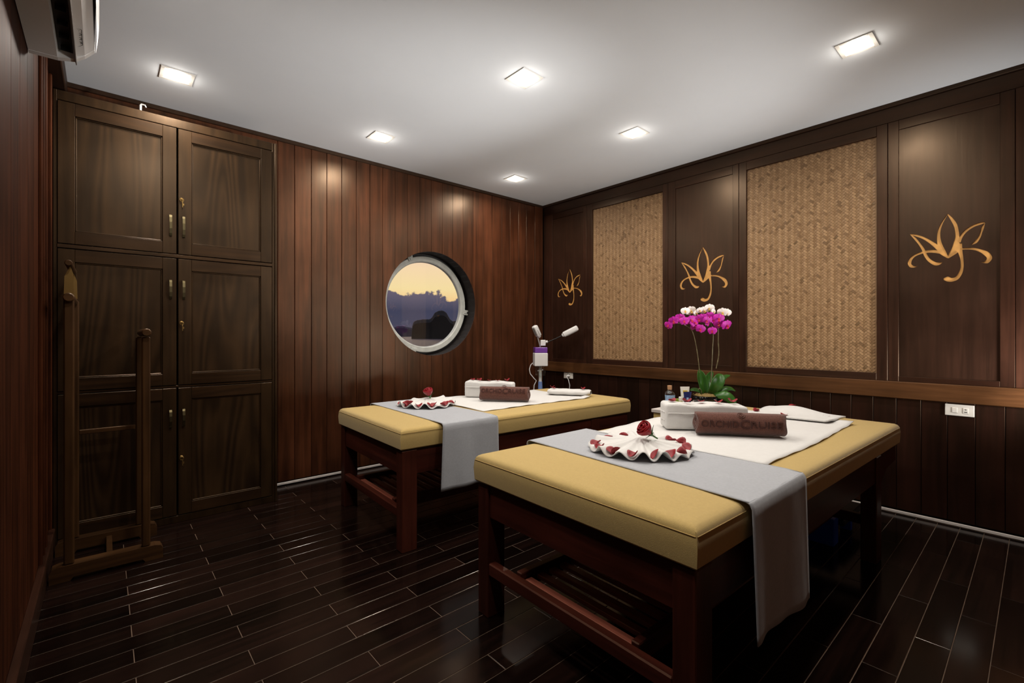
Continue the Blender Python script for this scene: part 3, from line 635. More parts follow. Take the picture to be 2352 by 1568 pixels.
M['mustard'] = fabric('mustard_cloth', (184,157,98), 700, 0.3, 0.85, 0.035, 120)
M['mustard_seam'] = fabric('mustard_seam', (180,152,94), 700, 0.3, 0.85)
M['grey_cloth'] = fabric('grey_cloth', (166,168,173), 800, 0.25, 0.8, 0.05, 120, big=0.15)
M['towel'] = fabric('white_towelling', (214,212,209), 420, 0.5, 0.95, 0.02, 40)
M['towel2'] = fabric('white_cotton', (214,212,209), 900, 0.2, 0.95, 0.02, 40, big=0.1)
M['brown_towel'] = fabric('brown_towelling', (98,62,52), 380, 1.0, 0.95, 0.4, 300, sheen=0.3)
M['brown_text'] = fabric('brown_towelling_pressed', (66,38,32), 500, 0.4, 0.9, 0.1, 200)
M['petal'] = plain('rose_petal', (134,2,20), 0.55, sss=0.0, noise=0.15, nscale=60)
M['rose'] = plain('rose_bloom', (140,6,26), 0.5, sss=0.1, noise=0.2, nscale=50)
M['green'] = plain('leaf_green', (46,92,26), 0.35, noise=0.3, nscale=14)
M['stem'] = plain('orchid_stem', (110,100,70), 0.5, noise=0.3, nscale=60)
M['purple'] = plain('orchid_purple', (190,20,160), 0.55, noise=0.25, nscale=30, sss=0.15)
M['orchid_white'] = plain('orchid_white', (244,232,226), 0.55, noise=0.05, nscale=30, sss=0.15)
M['lip_red'] = plain('orchid_lip_red', (190,30,60), 0.5)
M['lip_yellow'] = plain('orchid_lip_yellow', (226,180,90), 0.5)

# ---------------------------------------------------------------- massage beds
def make_bed(x, y, rz, Lb, Wb, label):
    t = thing('massage_bed', (x, y, 0), rz, label, 'massage bed', 'massage beds')
    # mattress: rounded, slightly crowned
    b = MB(); z0, z1 = 0.492, 0.592
    def top(u, v):
        x_ = Lb*u; y_ = Wb*v
        du = min(u, 1-u)*Lb; dv = min(v, 1-v)*Wb; r = 0.028
        k = lambda d: 0 if d >= r else r - sqrt(max(0, r*r-(r-d)**2))
        drop = max(k(du), k(dv)) if min(du, dv) < r else 0
        return (x_, y_, z1 - drop*0.75 + 0.006*min(1, min(du, dv)/0.12))
    us = [0, .002, .005, .009, .014, .02, .04, .08] + [i/20 for i in range(3, 18)] + [.92, .96, .98, .986, .991, .995, .998, 1]
    V_ = [[b.bm.verts.new(top(u, v)) for v in us] for u in us]
    n = len(us)
    for i in range(n-1):
        for j in range(n-1): b.bm.faces.new((V_[i][j], V_[i+1][j], V_[i+1][j+1], V_[i][j+1]))
    per = [V_[i][0] for i in range(n)] + [V_[n-1][j] for j in range(1, n)] + [V_[i][n-1] for i in range(n-2, -1, -1)] + [V_[0][j] for j in range(n-2, 0, -1)]
    cx, cy = Lb/2, Wb/2; prev = per
    for (dz, bul) in ((z0+0.05, 0.003), (z0+0.006, 0.0), (z0, -0.006)):
        ring_ = []
        for v in per:
            sx = (1 if v.co.x > Lb-1e-4 else -1 if v.co.x < 1e-4 else 0); sy = (1 if v.co.y > Wb-1e-4 else -1 if v.co.y < 1e-4 else 0)
            ring_.append(b.bm.verts.new((v.co.x+sx*bul, v.co.y+sy*bul, dz)))
        for i in range(len(per)):
            j = (i+1) % len(per); b.bm.faces.new((prev[i], prev[j], ring_[j], ring_[i]))
        prev = ring_
    b.bm.faces.new(prev)
    mat_ = b.obj('mattress', M['mustard'], t, smooth=True)
    b = MB(); e = 0.0005; zs = 0.572
    pts = [(0.01, -e, zs), (Lb-0.004, -e, zs), (Lb+e, 0.004, zs), (Lb+e, Wb-0.004, zs), (Lb-0.004, Wb+e, zs), (0.004, Wb+e, zs), (-e, Wb-0.004, zs), (-e, 0.004, zs), (0.004, -e, zs), (0.01, -e, zs)]
    b.tube(pts, 0.0012, 6)
    for (px_, py_) in ((0.004, 0.004), (0.004, Wb-0.004), (Lb-0.004, 0.004), (Lb-0.004, Wb-0.004)): b.tube([(px_, py_, zs), (px_, py_, z0+0.01)], 0.002, 5)
    b.obj('seam', M['mustard_seam'], mat_)
    ax, ay = 0.010, 0.008; lx, ly = 0.08, 0.062; lend = Lb-0.40
    for (x0, y0) in ((ax, ay), (ax, Wb-ay-ly), (lend, ay), (lend, Wb-ay-ly)):
        MB().box(-lx/2, lx/2, -ly/2, ly/2, 0, 0.486, 0.003).obj('leg', M['bed_wood_z'], t, loc=(x0+lx/2, y0+ly/2, 0))
    za, zb_ = 0.368, 0.486
    b = MB(); b.box(-0.012, 0.012, ay+ly, Wb-ay-ly, za, zb_, 0.002); b.obj('end_rail', M['bed_wood_y'], t, loc=(ax+0.020, 0, 0))
    b = MB(); b.box(-0.012, 0.012, ay+0.03, Wb-ay-0.03, za+0.02, zb_, 0.002); b.obj('end_rail', M['bed_wood_y'], t, loc=(Lb-0.025, 0, 0))
    for yy in (ay+0.018, Wb-ay-0.018):
        b = MB(); pr = [(ax+lx, za), (lend, za), (lend, zb_), (ax+lx, zb_)]; b.poly([(p[0], -0.011, p[1]) for p in pr], (0, 0.022, 0)); b.obj('side_rail', M['bed_wood_x'], t, loc=(0, yy, 0))
        b = MB(); pr = [(lend+lx, za-0.02), (lend+lx+0.05, za-0.01), (lend+lx+0.12, za+0.03), (Lb-0.013, za+0.04), (Lb-0.013, zb_), (lend+lx, zb_)]; b.poly([(p[0], -0.011, p[1]) for p in pr], (0, 0.022, 0)); b.obj('side_rail', M['bed_wood_x'], t, loc=(0, yy, 0))
    MB().box(-0.016, 0.016, ay+ly, Wb-ay-ly, 0.158, 0.203, 0.004).obj('stretcher', M['bed_wood_y'], t, loc=(0.028, 0, 0))
    MB().box(-0.016, 0.016, ay+ly, Wb-ay-ly, 0.158, 0.203, 0.004).obj('stretcher', M['bed_wood_y'], t, loc=(lend+0.04, 0, 0))
    # slatted shelf
    sy0, sy1 = (0.17, 0.65) if Wb > 0.86 else (0.15, 0.64)
    for yy in (sy0, sy1):
        MB().box(0.044, lend+0.024, -0.014, 0.014, 0.155, 0.212, 0.003).obj('shelf_side', M['bed_wood_x'], t, loc=(0, yy+0.03, 0))
    k = 0; xx = 0.072
    while xx < lend-0.03:
        if k == 0: sl = MB().box(-0.0145, 0.0145, -(sy1-sy0)/2+0.016, (sy1-sy0)/2-0.016, -0.008, 0.008, 0.002).obj('slat', M['slat'], t, loc=(xx, (sy0+sy1)/2+0.03, 0.182))
        else: dup(sl, t, (xx, (sy0+sy1)/2+0.03, 0.182))
        xx += 0.0575; k += 1
    return t
A1 = radians(-1.5); A2 = radians(-2.2)
bed1 = make_bed(-2.452, -2.942, A1, 2.0, 0.885, 'nearer massage bed with mustard mattress, dark wooden legs and slatted shelf')
bed2 = make_bed(-2.425, -1.470, A2, 1.76, 0.855, 'farther massage bed with mustard mattress, standing along the porthole wall')
ZT = 0.598

# ---------------------------------------------------------------- grey runners
def runner(x0, x1, yf, yn, zf, zn, seed, label, slant=0.0, skew=0.0):
    """cloth strip over the bed: x0..x1 wide, from the far edge yf over the near edge yn"""
    r = random.Random(seed); path = []; rad = 0.016
    n = 10
    for k in range(n): path.append((yf+0.012, zf + (ZT-rad-zf)*k/(n-1)))
    for k in range(1, 6): a = pi/2*k/6; path.append((yf+0.012-rad+rad*cos(a), ZT-rad+rad*sin(a)+0.001))
    m_ = 22
    for k in range(m_+1): path.append((yf-0.006 + (yn+0.006-yf)*k/m_, ZT+0.001))
    for k in range(1, 6): a = pi/2*k/6; path.append((yn-0.010+rad-rad*sin(a), ZT-rad+rad*cos(a)+0.001))
    n3 = 16
    for k in range(n3+1): path.append((yn-0.012 - 0.012*(k/n3), ZT-rad + (zn-ZT+rad)*k/n3))
    cut = len(path)-n3-1; b = MB(); nu = 26
    def f(u, v):
        j = int(round(v*(len(path)-1))); y_, z_ = path[j]; h = max(0, (j-cut)/n3); h2 = max(0, (9-j)/9)
        xx = x0 + (x1-x0)*u
        y_ -= h*(0.006*sin(u*7.5+seed) + 0.003*sin(u*17+1))
        z_ += slant*h*(1-2*u)*0.5
        xx += skew*max(0.0, min(1.0, (y_-yn)/(yf-yn)))*(1.5-u) - h*0.018*(1-u)
        return (xx, y_, z_ + (0.0009*sin(u*23)*sin(v*31) if 14 < j < cut-4 else 0))
    b.grid(f, nu, len(path)); o = b.obj('bed_runner', M['grey_cloth'], None, smooth=True); solidify(o, 0.003, 1.0)
    return tag(o, label, 'runner', 'bed runners')
runner(-2.212, -1.796, -2.055, -2.957, 0.40, 0.226, 2, 'grey cloth runner across the nearer bed, its end hanging down to shelf height', 0.04, 0.045)
runner(-2.212, -1.858, -0.612, -1.492, 0.40, 0.268, 5, 'grey cloth runner across the farther bed, one end hanging down', 0.0, 0.02)

# ---------------------------------------------------------------- spread white towels
def sheet(P, seed, label, z=0.0045):
    b = MB(); r = random.Random(seed)
    def f(u, v):
        a = Vector(P[0]).lerp(Vector(P[1]), u); c = Vector(P[3]).lerp(Vector(P[2]), u); p = a.lerp(c, v)
        e = min(u, 1-u, v, 1-v); w = 0.0012*(1+sin(u*13+seed)*cos(v*9)) + (0.003*sin(u*21+v*5)**2 if e < 0.03 else 0)
        if u > 0.93 and v < 0.1: w += 0.01*(u-0.93)/0.07
        return (p.x, p.y + 0.006*sin(u*8+seed)*(1 if v < 0.5 else -1)*(abs(v-0.5)*2)**6, ZT+0.001+w)
    b.grid(f, 40, 26); o = b.obj('spread_towel', M['towel2'], None, smooth=True); solidify(o, 0.0022, 1.0)
    return tag(o, label, 'towel', 'white towels spread on the beds')
sheet([(-1.80,-2.862),(-0.695,-2.858),(-0.64,-2.12),(-1.80,-2.128)], 1, 'white towel spread flat on the nearer bed under the brown roll')
sheet([(-1.83,-1.335),(-0.90,-1.366),(-0.88,-0.78),(-1.83,-0.655)], 4, 'white towel spread flat on the farther bed under the brown roll')

# ---------------------------------------------------------------- lettering helper
def text_mesh(body, size, ext, width=None):
    cu = bpy.data.curves.new('t', 'FONT'); cu.body = body; cu.size = size; cu.extrude = ext; cu.offset = size*0.012; cu.align_x = 'CENTER'; cu.align_y = 'CENTER'; cu.resolution_u = 3
    o = bpy.data.objects.new('t', cu); COL.objects.link(o); dg = bpy.context.evaluated_depsgraph_get(); dg.update()
    me = bpy.data.meshes.new_from_object(o.evaluated_get(dg)); bpy.data.objects.remove(o, do_unlink=True)
    bm = bmesh.new(); bm.from_mesh(me); bpy.data.meshes.remove(me)
    if width:
        xs_ = [v.co.x for v in bm.verts]; s = width/(max(xs_)-min(xs_)); c = (max(xs_)+min(xs_))/2
        for v in bm.verts: v.co.x = (v.co.x-c)*s
    return bm
def rolled_towel(A, B, r, text_deg, label):
    """rolled brown towel from A to B (x, y), lying at bed top height"""
    A = Vector(A); B = Vector(B); L_ = (B-A).length; ang = atan2(B.y-A.y, B.x-A.x); c = (A+B)/2
    t = thing('rolled_towel', (c.x, c.y, ZT+0.0095), ang, label, 'towel', 'rolled brown towels')
    # local x along the roll, +y away from the camera
    b = MB(); turns = 4.3; N_ = 150; a1 = radians(118)   # outer end near the top front
    sq = 0.96
    def f(u, v):
        a = a1 + (1-v)*turns*2*pi; rr = 0.010 + (r-0.010)*v
        k = 1 + 0.02*sin(u*9+a*2)*v; e = 0.004*sin(a*3.1+2)*(1 if u in (0.0, 1.0) else 0)
        return ((u-0.5)*L_ + (e if u == 1.0 else -e if u == 0.0 else 0), rr*k*cos(a), r*sq + rr*k*sin(a)*sq)
    b.grid(f, 16, N_); o = b.obj('roll', M['brown_towel'], t, smooth=True); solidify(o, 0.0075, 0.0)
    def wrap(bm, name, mat, x_off, deg):
        bmesh.ops.triangulate(bm, faces=bm.faces[:]); bmesh.ops.subdivide_edges(bm, edges=[e for e in bm.edges if e.calc_length() > 0.006], cuts=2)
        for v in bm.verts:
            a = radians(180-deg) - v.co.y/(r+0.004)   # angle measured from +y over the top to -y (camera side)
            rr = r + 0.0048 + max(0, v.co.z)*1.0
            v.co = Vector((v.co.x+x_off, rr*cos(a), r*sq + rr*sin(a)*sq))
        me = bpy.data.meshes.new(name); bm.to_mesh(me); bm.free(); me.materials.append(mat); o_ = bpy.data.objects.new(name, me); link(o_, t)
    wrap(text_mesh('ORCHID', 0.042, 0.0016, L_*0.43), 'lettering', M['brown_text'], -L_*0.245, text_deg)
    wrap(text_mesh('C', 0.058, 0.0016, L_*0.11), 'lettering', M['brown_text'], L_*0.035, text_deg)
    wrap(text_mesh('RUISE', 0.042, 0.0016, L_*0.35), 'lettering', M['brown_text'], L_*0.275, text_deg)
    # swirl sign woven above the words
    b = MB(); pts = []
    for k in range(40):
        a = k*0.32; q = 0.004 + 0.013*k/39; pts.append((q*cos(a), q*sin(a)))
    rr = r+0.005; b.tube([(px_, rr*cos(radians(180-text_deg-48)-py_/rr), r*sq+rr*sin(radians(180-text_deg-48)-py_/rr)*sq) for px_, py_ in pts], 0.0016, 5)
    b.obj('woven_swirl', M['brown_towel'], t, smooth=True)
    return t
rolled_towel((-1.512,-2.456), (-1.297,-2.736), 0.0515, 2, 'brown towel rolled up with raised lettering on the nearer bed')
rolled_towel((-1.575,-0.985), (-1.375,-1.240), 0.050, 22, 'brown towel rolled up with raised lettering on the farther bed')

def folded_towel(A, ang, L_, D_, H_, label):
    """thick folded white towel: A is the front left bottom corner"""
    t = thing('folded_towel', (A[0], A[1], ZT+0.0085), ang, label, 'towel', 'thick folded white towels')
    b = MB(); b.box(0, L_, 0, D_, 0, H_, 0.014, 4)
    for v in b.bm.verts:
        v.co.z += 0.003*sin(v.co.x*30)*(v.co.z/H_); v.co.y += 0.003*sin(v.co.x*24+1)
    bmesh.ops.subdivide_edges(b.bm, edges=[e for e in b.bm.edges if e.calc_length() > 0.15], cuts=9)
    for v in b.bm.verts: v.co.z += (0.0035*sin(v.co.x*31+v.co.y*9)) if v.co.z > H_*0.5 else 0
    b.obj('towel_body', M['towel'], t, smooth=True)
    b = MB()
    for zz in (0.66,): b.tube([(0.012+ (L_-0.024)*k/14, -0.0015+0.002*sin(k*1.3), H_*zz) for k in range(15)], 0.0028, 6)
    for zz in (0.34, 0.66): b.tube([(-0.0005, 0.02+(D_-0.04)*k/6, H_*zz+0.002*sin(k)) for k in range(7)], 0.003, 6)
    b.obj('fold_edge', M['towel'], t, smooth=True)
    bm = text_mesh('ORCHID CRUISE', 0.030, 0.0028, L_*0.88); bmesh.ops.triangulate(bm, faces=bm.faces[:])
    for v in bm.verts: x_, y_, z_ = v.co; v.co = Vector((L_/2+x_, -0.001 - 0.4*max(0, z_)+ (0.010+y_*0.55 if y_ > -1 else 0), H_*0.90+y_*0.45-0.004+0.6*max(0, z_)))
    me = bpy.data.meshes.new('lettering'); bm.to_mesh(me); bm.free(); me.materials.append(M['towel']); link(bpy.data.objects.new('lettering', me), t)
    return t
w1 = folded_towel((-1.542,-2.329), radians(-47), 0.365, 0.12, 0.115, 'thick folded white towel with five petals on top, on the nearer bed')
w2 = folded_towel((-1.575,-0.79), radians(-52), 0.345, 0.115, 0.108, 'thick folded white towel with five petals on top, on the farther bed')

# ---------------------------------------------------------------- rose petals
def petal_mesh(w=0.032, l=0.036, cup=0.012):
    b = MB()
    def f(u, v):
        a = 2*pi*u; rr = v; x_ = rr*cos(a)*w/2*(1-0.35*(sin(a) < -0.2)*rr*abs(sin(a))); y_ = rr*sin(a)*l/2
        return (x_, y_, cup*rr**2*(0.6+0.4*sin(a*2+0.6)) + 0.001)
    V0 = b.bm.verts.new((0, 0, 0.001)); prev = None; n = 16
    for j in (1, 2, 3, 4):
        ring_ = [b.bm.verts.new(f(i/n, j/4)) for i in range(n)]
        for i in range(n):
            k = (i+1) % n
            if prev is None: b.bm.faces.new((V0, ring_[i], ring_[k]))
            else: b.bm.faces.new((prev[i], prev[k], ring_[k], ring_[i]))
        prev = ring_
    bmesh.ops.recalc_face_normals(b.bm, faces=b.bm.faces[:]); me = bpy.data.meshes.new('rose_petal'); b.bm.to_mesh(me); b.bm.free(); me.materials.append(M['petal'])
    for p in me.polygons: p.use_smooth = True
    return me
PM = [petal_mesh(), petal_mesh(0.036, 0.030, 0.016), petal_mesh(0.028, 0.034, 0.007)]
def petal(loc, rot, s, label, group, k=0):
    o = bpy.data.objects.new('rose_petal', PM[k % 3]); COL.objects.link(o); o.location = loc; o.rotation_euler = rot; o.scale = (s, s, s)
    md = o.modifiers.new('thick', 'SOLIDIFY'); md.thickness = 0.0008
    return tag(o, label, 'petal', group)
ORD = ['first', 'second', 'third', 'fourth', 'fifth', 'sixth', 'seventh', 'eighth', 'ninth', 'tenth', 'eleventh', 'twelfth', 'thirteenth', 'fourteenth', 'fifteenth']
def on_folded(w, L_, D_, H_, which):
    M4 = Matrix.Translation(w.location) @ Matrix.Rotation(w.rotation_euler.z, 4, 'Z')
    for k in range(5):
        p = M4 @ Vector((0.045 + (L_-0.10)*k/4 + 0.006*sin(k*5), D_*0.42+0.012*cos(k*3), H_+0.006))
        nm = ['leftmost', 'second from left', 'middle', 'second from right', 'rightmost'][k]
        petal(p, (R.uniform(-0.1, 0.1), R.uniform(-0.1, 0.1), w.rotation_euler.z+R.uniform(-0.6, 0.6)), 1.15 if which == 'nearer' else 1.05, '%s red petal on top of the thick folded towel of the %s bed' % (nm, which), 'petals on the folded towel of the %s bed' % which, k)
on_folded(w1, 0.365, 0.12, 0.115, 'nearer'); on_folded(w2, 0.345, 0.115, 0.108, 'farther')

# ---------------------------------------------------------------- pleated fan towels with rose
def rosette(cx, cy, Rr, n, ph, which, spots, H=0.046):
    zb_ = ZT+0.0085
    def zz(q, a):
        am = 0.0118*q**1.5*(1+0.35*sin(a*2+ph)+0.25*sin(a*5)); base = H*(1-q)**1.25
        if q < 0.12: base = H*(0.88**1.25)
        return base + am*2*((1+cos(n*a+ph+0.5*sin(a*3)))/2)**1.25
    b = MB()
    def f(u, v):
        a = 2*pi*u; q = v; rr = Rr*q*(1+0.02*sin(n*a+1)*q+0.02*sin(3*a+ph)); return (rr*cos(a), rr*sin(a), zz(q, a))
    b.grid(f, n*14, 18, closed_u=True); o = b.obj('fan_folded_towel', M['towel2'], None, loc=(cx, cy, zb_), smooth=True); solidify(o, 0.003, 1.0)
    tag(o, 'white cloth pleated into a round fan on the runner of the %s bed' % which, 'towel', 'pleated round towels')
    for i, (deg, name) in enumerate(spots):
        a = radians(deg)
        # settle into the nearest trough
        best = min((zz(0.86, a+d/100), d) for d in range(-6, 7))[1]/100; a += best; q = 0.87; rr = Rr*q; e = 0.02
        p = Vector((cx+rr*cos(a), cy+rr*sin(a), zb_+0.0045+zz(q, a)))
        nr = Vector((rr*cos(a), rr*sin(a), zz(q, a))); n1 = Vector((Rr*(q+e)*cos(a), Rr*(q+e)*sin(a), zz(q+e, a)))-nr; n2_ = Vector((rr*cos(a+0.04), rr*sin(a+0.04), zz(q, a+0.04)))-Vector((rr*cos(a-0.04), rr*sin(a-0.04), zz(q, a-0.04)))
        nn_ = n1.cross(n2_).normalized()
        ro = nn_.to_track_quat('Z', 'Y').to_euler()
        petal(p + nn_*0.003, ro, 1.25, name, 'petals on the round pleated towel of the %s bed' % which, i)
    return o
sp1 = []
degs1 = [125, 149, 171, -173, -151, -124, -103, -91, 80, 54, 22, 6, -8, -28, -53]
nm1 = ['uppermost on the left rim', 'second on the left rim', 'large one at the front left', 'twisted one beside the large front left', 'front middle', 'front, next right of the middle', 'front right', 'darkest at the right rim', 'far side behind the rose bloom', 'far rim farthest back', 'far rim second back', 'far right rim upper', 'far right rim middle', 'right rim lower', 'right rim lowest']
for d_, q in zip(degs1, nm1): sp1.append((d_, 'red petal, nearer pleated towel, ' + q))
nm2 = ['leftmost at the rim', 'second from the left rim', 'third from the left rim', 'at the front left', 'large one at the front', 'front middle', 'front right', 'second from the right rim', 'right rim', 'far right rim']
degs2 = [161, 180, -163, -155, -136, -120, -101, -81, -69, -45]
sp2 = [(d_, 'red petal, farther pleated towel, ' + q) for d_, q in zip(degs2, nm2)]
rosette(-1.943, -2.457, 0.190, 15, 0.4, 'nearer', sp1); rosette(-1.96, -0.93, 0.178, 12, 1.1, 'farther', sp2)

def rose(loc, rot, s, label):
    t = thing('red_rose', loc, 0, label, 'rose', 'red roses on the pleated towels'); t.rotation_euler = rot; t.scale = (s, s, s)
    rr = random.Random(int(loc[1]*100))
    for i in range(13):
        b = MB(); ring_ = i/12; rad = 0.006+0.021*ring_; h = 0.050-0.008*ring_; w = 1.5 if i < 4 else 1.15; op = 0.15+0.6*ring_; a0 = i*2.4
        def f(u, v):
            a = a0 + (u-0.5)*w*2; k = sin(pi*min(1, v*0.62+0.08))
            q = rad*k*(1+0.05*sin(u*9+i)) + op*0.007*v**5; z_ = h*(v**0.85)*(1-0.10*(abs(u-0.5)*2)**2.5)+0.002
            return (q*cos(a), q*sin(a), z_-0.004*op*max(0, v-0.85)*6)
        b.grid(f, 9, 9); o = b.obj('bloom_petal', M['rose'], t, smooth=True); solidify(o, 0.0007)
    b = MB(); b.lathe([(0.002, -0.012), (0.007, -0.004), (0.010, 0.004)], n=10)
    for k in range(5):
        a = 2*pi*k/5
        b.poly([(0.008*cos(a-0.4), 0.008*sin(a-0.4), 0.0), (0.008*cos(a+0.4), 0.008*sin(a+0.4), 0.0), (0.029*cos(a), 0.029*sin(a), 0.014)], (0, 0, 0.001))
    b.obj('sepals', M['green'], t)
    b = MB(); b.tube([(0,0,-0.01),(0.002,0.001,-0.024),(0.004,0.002,-0.034)], [0.003,0.0025,0.0025], 7); b.obj('rose_stem', M['green'], t, smooth=True)
    return t
rose((-1.935,-2.497,0.669), (radians(16), radians(-48), radians(-41)), 1.12, 'dark red rose lying on the pleated towel of the nearer bed')
rose((-1.955,-0.955,0.662), (radians(12), radians(-14), radians(-30)), 1.12, 'bright red rose standing on the pleated towel of the farther bed')

# ---------------------------------------------------------------- small towels at the head ends
def flat_towel(P, hump, label):
    b = MB()
    def f(u, v):
        a = Vector(P[0]).lerp(Vector(P[1]), u); c = Vector(P[3]).lerp(Vector(P[2]), u); p = a.lerp(c, v)
        h = 0.008 + hump*math.exp(-(((u-0.45)/0.35)**2+((v-0.75)/0.25)**2)) + 0.003*sin(u*7)*v
        if u > 0.97 and v < 0.3: h += 0.004
        return (p.x, p.y, ZT+0.004+h)
    b.grid(f, 26, 26); o = b.obj('head_towel', M['towel2'], None, smooth=True); solidify(o, 0.009, -1.0)
    return tag(o, label, 'towel', 'small towels at the head ends')
ft = flat_towel([(-0.85,-2.42),(-0.80,-2.775),(-0.60,-2.80),(-0.50,-2.40)], 0.030, 'small white towel folded flat with a raised fold at the head of the nearer bed')
for (x_, y_, z_, rz_, nm) in ((-0.765,-2.425,0.020,0.4,'far left corner'),(-0.792,-2.575,0.018,1.2,'side behind the brown roll'),(-0.575,-2.545,0.045,0.2,'raised fold'),(-0.672,-2.735,0.018,0.8,'near right corner')):
    petal((x_, y_, ZT+z_), (R.uniform(-0.1,0.1), R.uniform(-0.1,0.1), rz_), 1.1, 'red petal on the nearer flat head towel, %s' % nm, 'petals on the flat head towel', int(rz_*10))
b = MB(); Lr = 0.315
def fr(u, v):
    a = 2*pi*u; q = 0.5+0.5*abs(cos(a))**0.6*0.0; sx = 0.058; sz = 0.021; ee = 1 - 0.35*max(0, (abs(v-0.5)*2-0.86)/0.14)**2
    ca, sa = cos(a), sin(a); return ((v-0.5)*Lr, sx*ee*(abs(ca)**0.75)*(1 if ca > 0 else -1), 0.021 + sz*ee*(abs(sa)**0.8)*(1 if sa > 0 else -1) + 0.001*sin(v*20))
b.grid(fr, 24, 26, closed_u=True)
ht = b.obj('head_towel', M['towel2'], None, loc=(-0.915, -1.185, ZT+0.0075), smooth=True); ht.rotation_euler = (0, 0, atan2(-0.255, 0.145))
tag(ht, 'narrow white towel folded into a flat roll at the head of the farther bed', 'towel', 'small towels at the head ends')
for (u_, v_, nm) in ((-0.135, 0.018, 'far end, back'), (-0.112, -0.022, 'far end, front'), (0.095, 0.022, 'near end, back'), (0.105, -0.022, 'near end, front')):
    a = ht.rotation_euler.z; p = (ht.location.x+u_*cos(a)-v_*sin(a), ht.location.y+u_*sin(a)+v_*cos(a), ZT+0.0535)
    petal(p, (0.0, 0.0, a+R.uniform(-0.5,0.5)), 0.95, 'red petal on the narrow rolled towel of the farther bed, %s' % nm, 'petals on the narrow head towel', int(abs(u_)*100))

# ---------------------------------------------------------------- side table and what stands on it
M['cream'] = plain('cream_laminate', (206,196,172), 0.4, noise=0.04, nscale=9)
TZ = 0.562
tb = thing('side_table', (-0.48, -1.925, 0), 0, 'low cream side table between the head ends of the beds', 'table')
MB().box(-0.32, 0.30, -0.135, 0.135, TZ-0.022, TZ, 0.002).obj('table_top', M['strip'], tb)
MB().box(-0.31, 0.29, -0.125, 0.125, TZ-0.10, TZ-0.022, 0.002).obj('apron', M['mustard'], tb)
for sx in (-0.28, 0.26):
    for sy in (-0.10, 0.10): MB().box(-0.018, 0.018, -0.018, 0.018, 0, TZ-0.10, 0.002).obj('leg', M['bed_wood_z'], tb, loc=(sx, sy, 0))
RT = Vector((cos(0.7209), -sin(0.7209), 0)); FW = Vector((sin(0.7209), cos(0.7209), 0))
# orchid
oc = thing('potted_orchid', (-0.40, -1.962, TZ), 0, 'orchid with magenta and white flowers in a glossy black bowl', 'orchid')
M['black_gloss'] = plain('black_glaze', (10,12,14), 0.06, coat=0.5); M['moss'] = plain('dry_moss', (150,124,74), 0.9, noise=0.5, nscale=120, bump=0.6, bscale=160)
MB().lathe([(0.045,0),(0.050,0.004),(0.078,0.020),(0.089,0.042),(0.088,0.058),(0.082,0.070),(0.078,0.070),(0.076,0.058),(0.02,0.05)], n=36).obj('pot', M['black_gloss'], oc, smooth=True)
b = MB()
rr_ = random.Random(5)
b.lathe([(0.078,0.055),(0.070,0.072),(0.045,0.082),(0.01,0.085)], n=24)
for k in range(110):
    a = rr_.uniform(0, 2*pi); q = rr_.uniform(0, 0.072); z_ = 0.076-q*0.12+rr_.uniform(0, 0.008); a2 = rr_.uniform(0, 2*pi); l_ = rr_.uniform(0.01, 0.026)
    b.tube([(q*cos(a), q*sin(a), z_), (q*cos(a)+l_*0.5*cos(a2), q*sin(a)+l_*0.5*sin(a2), z_+0.006), (q*cos(a)+l_*cos(a2), q*sin(a)+l_*sin(a2), z_)], 0.0009, 4)
tag(b.obj('moss', M['moss'], oc), kind='stuff')
def OP(px, py, d=0.0):   # lateral / height / depth offsets in the pot's frame
    l = (px-1622)*0.00296; z_ = 1.0365-(py-771)*0.00296-TZ; return RT*l + FW*d + Vector((0, 0, z_))
def leaf(pts, w, name='leaf', side=None):
    P_ = [OP(*p) for p in pts]; n = 14
    def cat(t):
        q = t*(len(P_)-1); i = min(int(q), len(P_)-2); f_ = q-i; p0 = P_[max(0, i-1)]; p1 = P_[i]; p2 = P_[i+1]; p3 = P_[min(len(P_)-1, i+2)]
        return 0.5*((2*p1)+(-p0+p2)*f_+(2*p0-5*p1+4*p2-p3)*f_*f_+(-p0+3*p1-3*p2+p3)*f_**3)
    b = MB(); side = side or RT
    def f(u, v):
        c = cat(v); t_ = (cat(min(1, v+0.02))-cat(max(0, v-0.02))).normalized(); s_ = (side - t_*side.dot(t_)).normalized(); nr = t_.cross(s_)
        ww = w*(sin(pi*min(0.985, 0.12+0.86*v))**0.7); x_ = (u-0.5)*2
        return c + s_*x_*ww - nr*abs(x_)**1.5*ww*0.35
    b.grid(f, 9, n); o = b.obj(name, M['green'], oc, smooth=True); solidify(o, 0.002); return o
leaf([(1616,903,-0.01),(1606,880,-0.02),(1604,862,-0.01),(1609,848,0.01)], 0.026, side=(RT+FW*0.5).normalized())
leaf([(1622,903,0.0),(1620,880,0.02),(1617,865,0.03),(1614,852,0.04)], 0.028, side=(RT*0.8-FW*0.4).normalized())
leaf([(1630,903,-0.02),(1636,885,-0.05),(1645,868,-0.05),(1652,858,-0.03)], 0.040, side=(RT-FW*0.15).normalized())
leaf([(1632,900,-0.01),(1652,878,0.0),(1668,864,0.02),(1682,862,0.03)], 0.022, side=(FW*0.8+RT*0.3+Vector((0,0,0.5))).normalized())
leaf([(1634,903,-0.03),(1655,890,-0.05),(1672,889,-0.05),(1682,896,-0.05)], 0.020, side=(FW*0.7+Vector((0,0,0.7))).normalized())
leaf([(1634,905,-0.05),(1650,903,-0.09),(1664,914,-0.11),(1673,930,-0.11)], 0.032, side=(RT*0.6+Vector((0,0,0.75))).normalized())
leaf([(1612,905,-0.01),(1602,896,-0.02),(1590,893,-0.02),(1584,896,-0.01)], 0.012, side=Vector((0,0,1)))
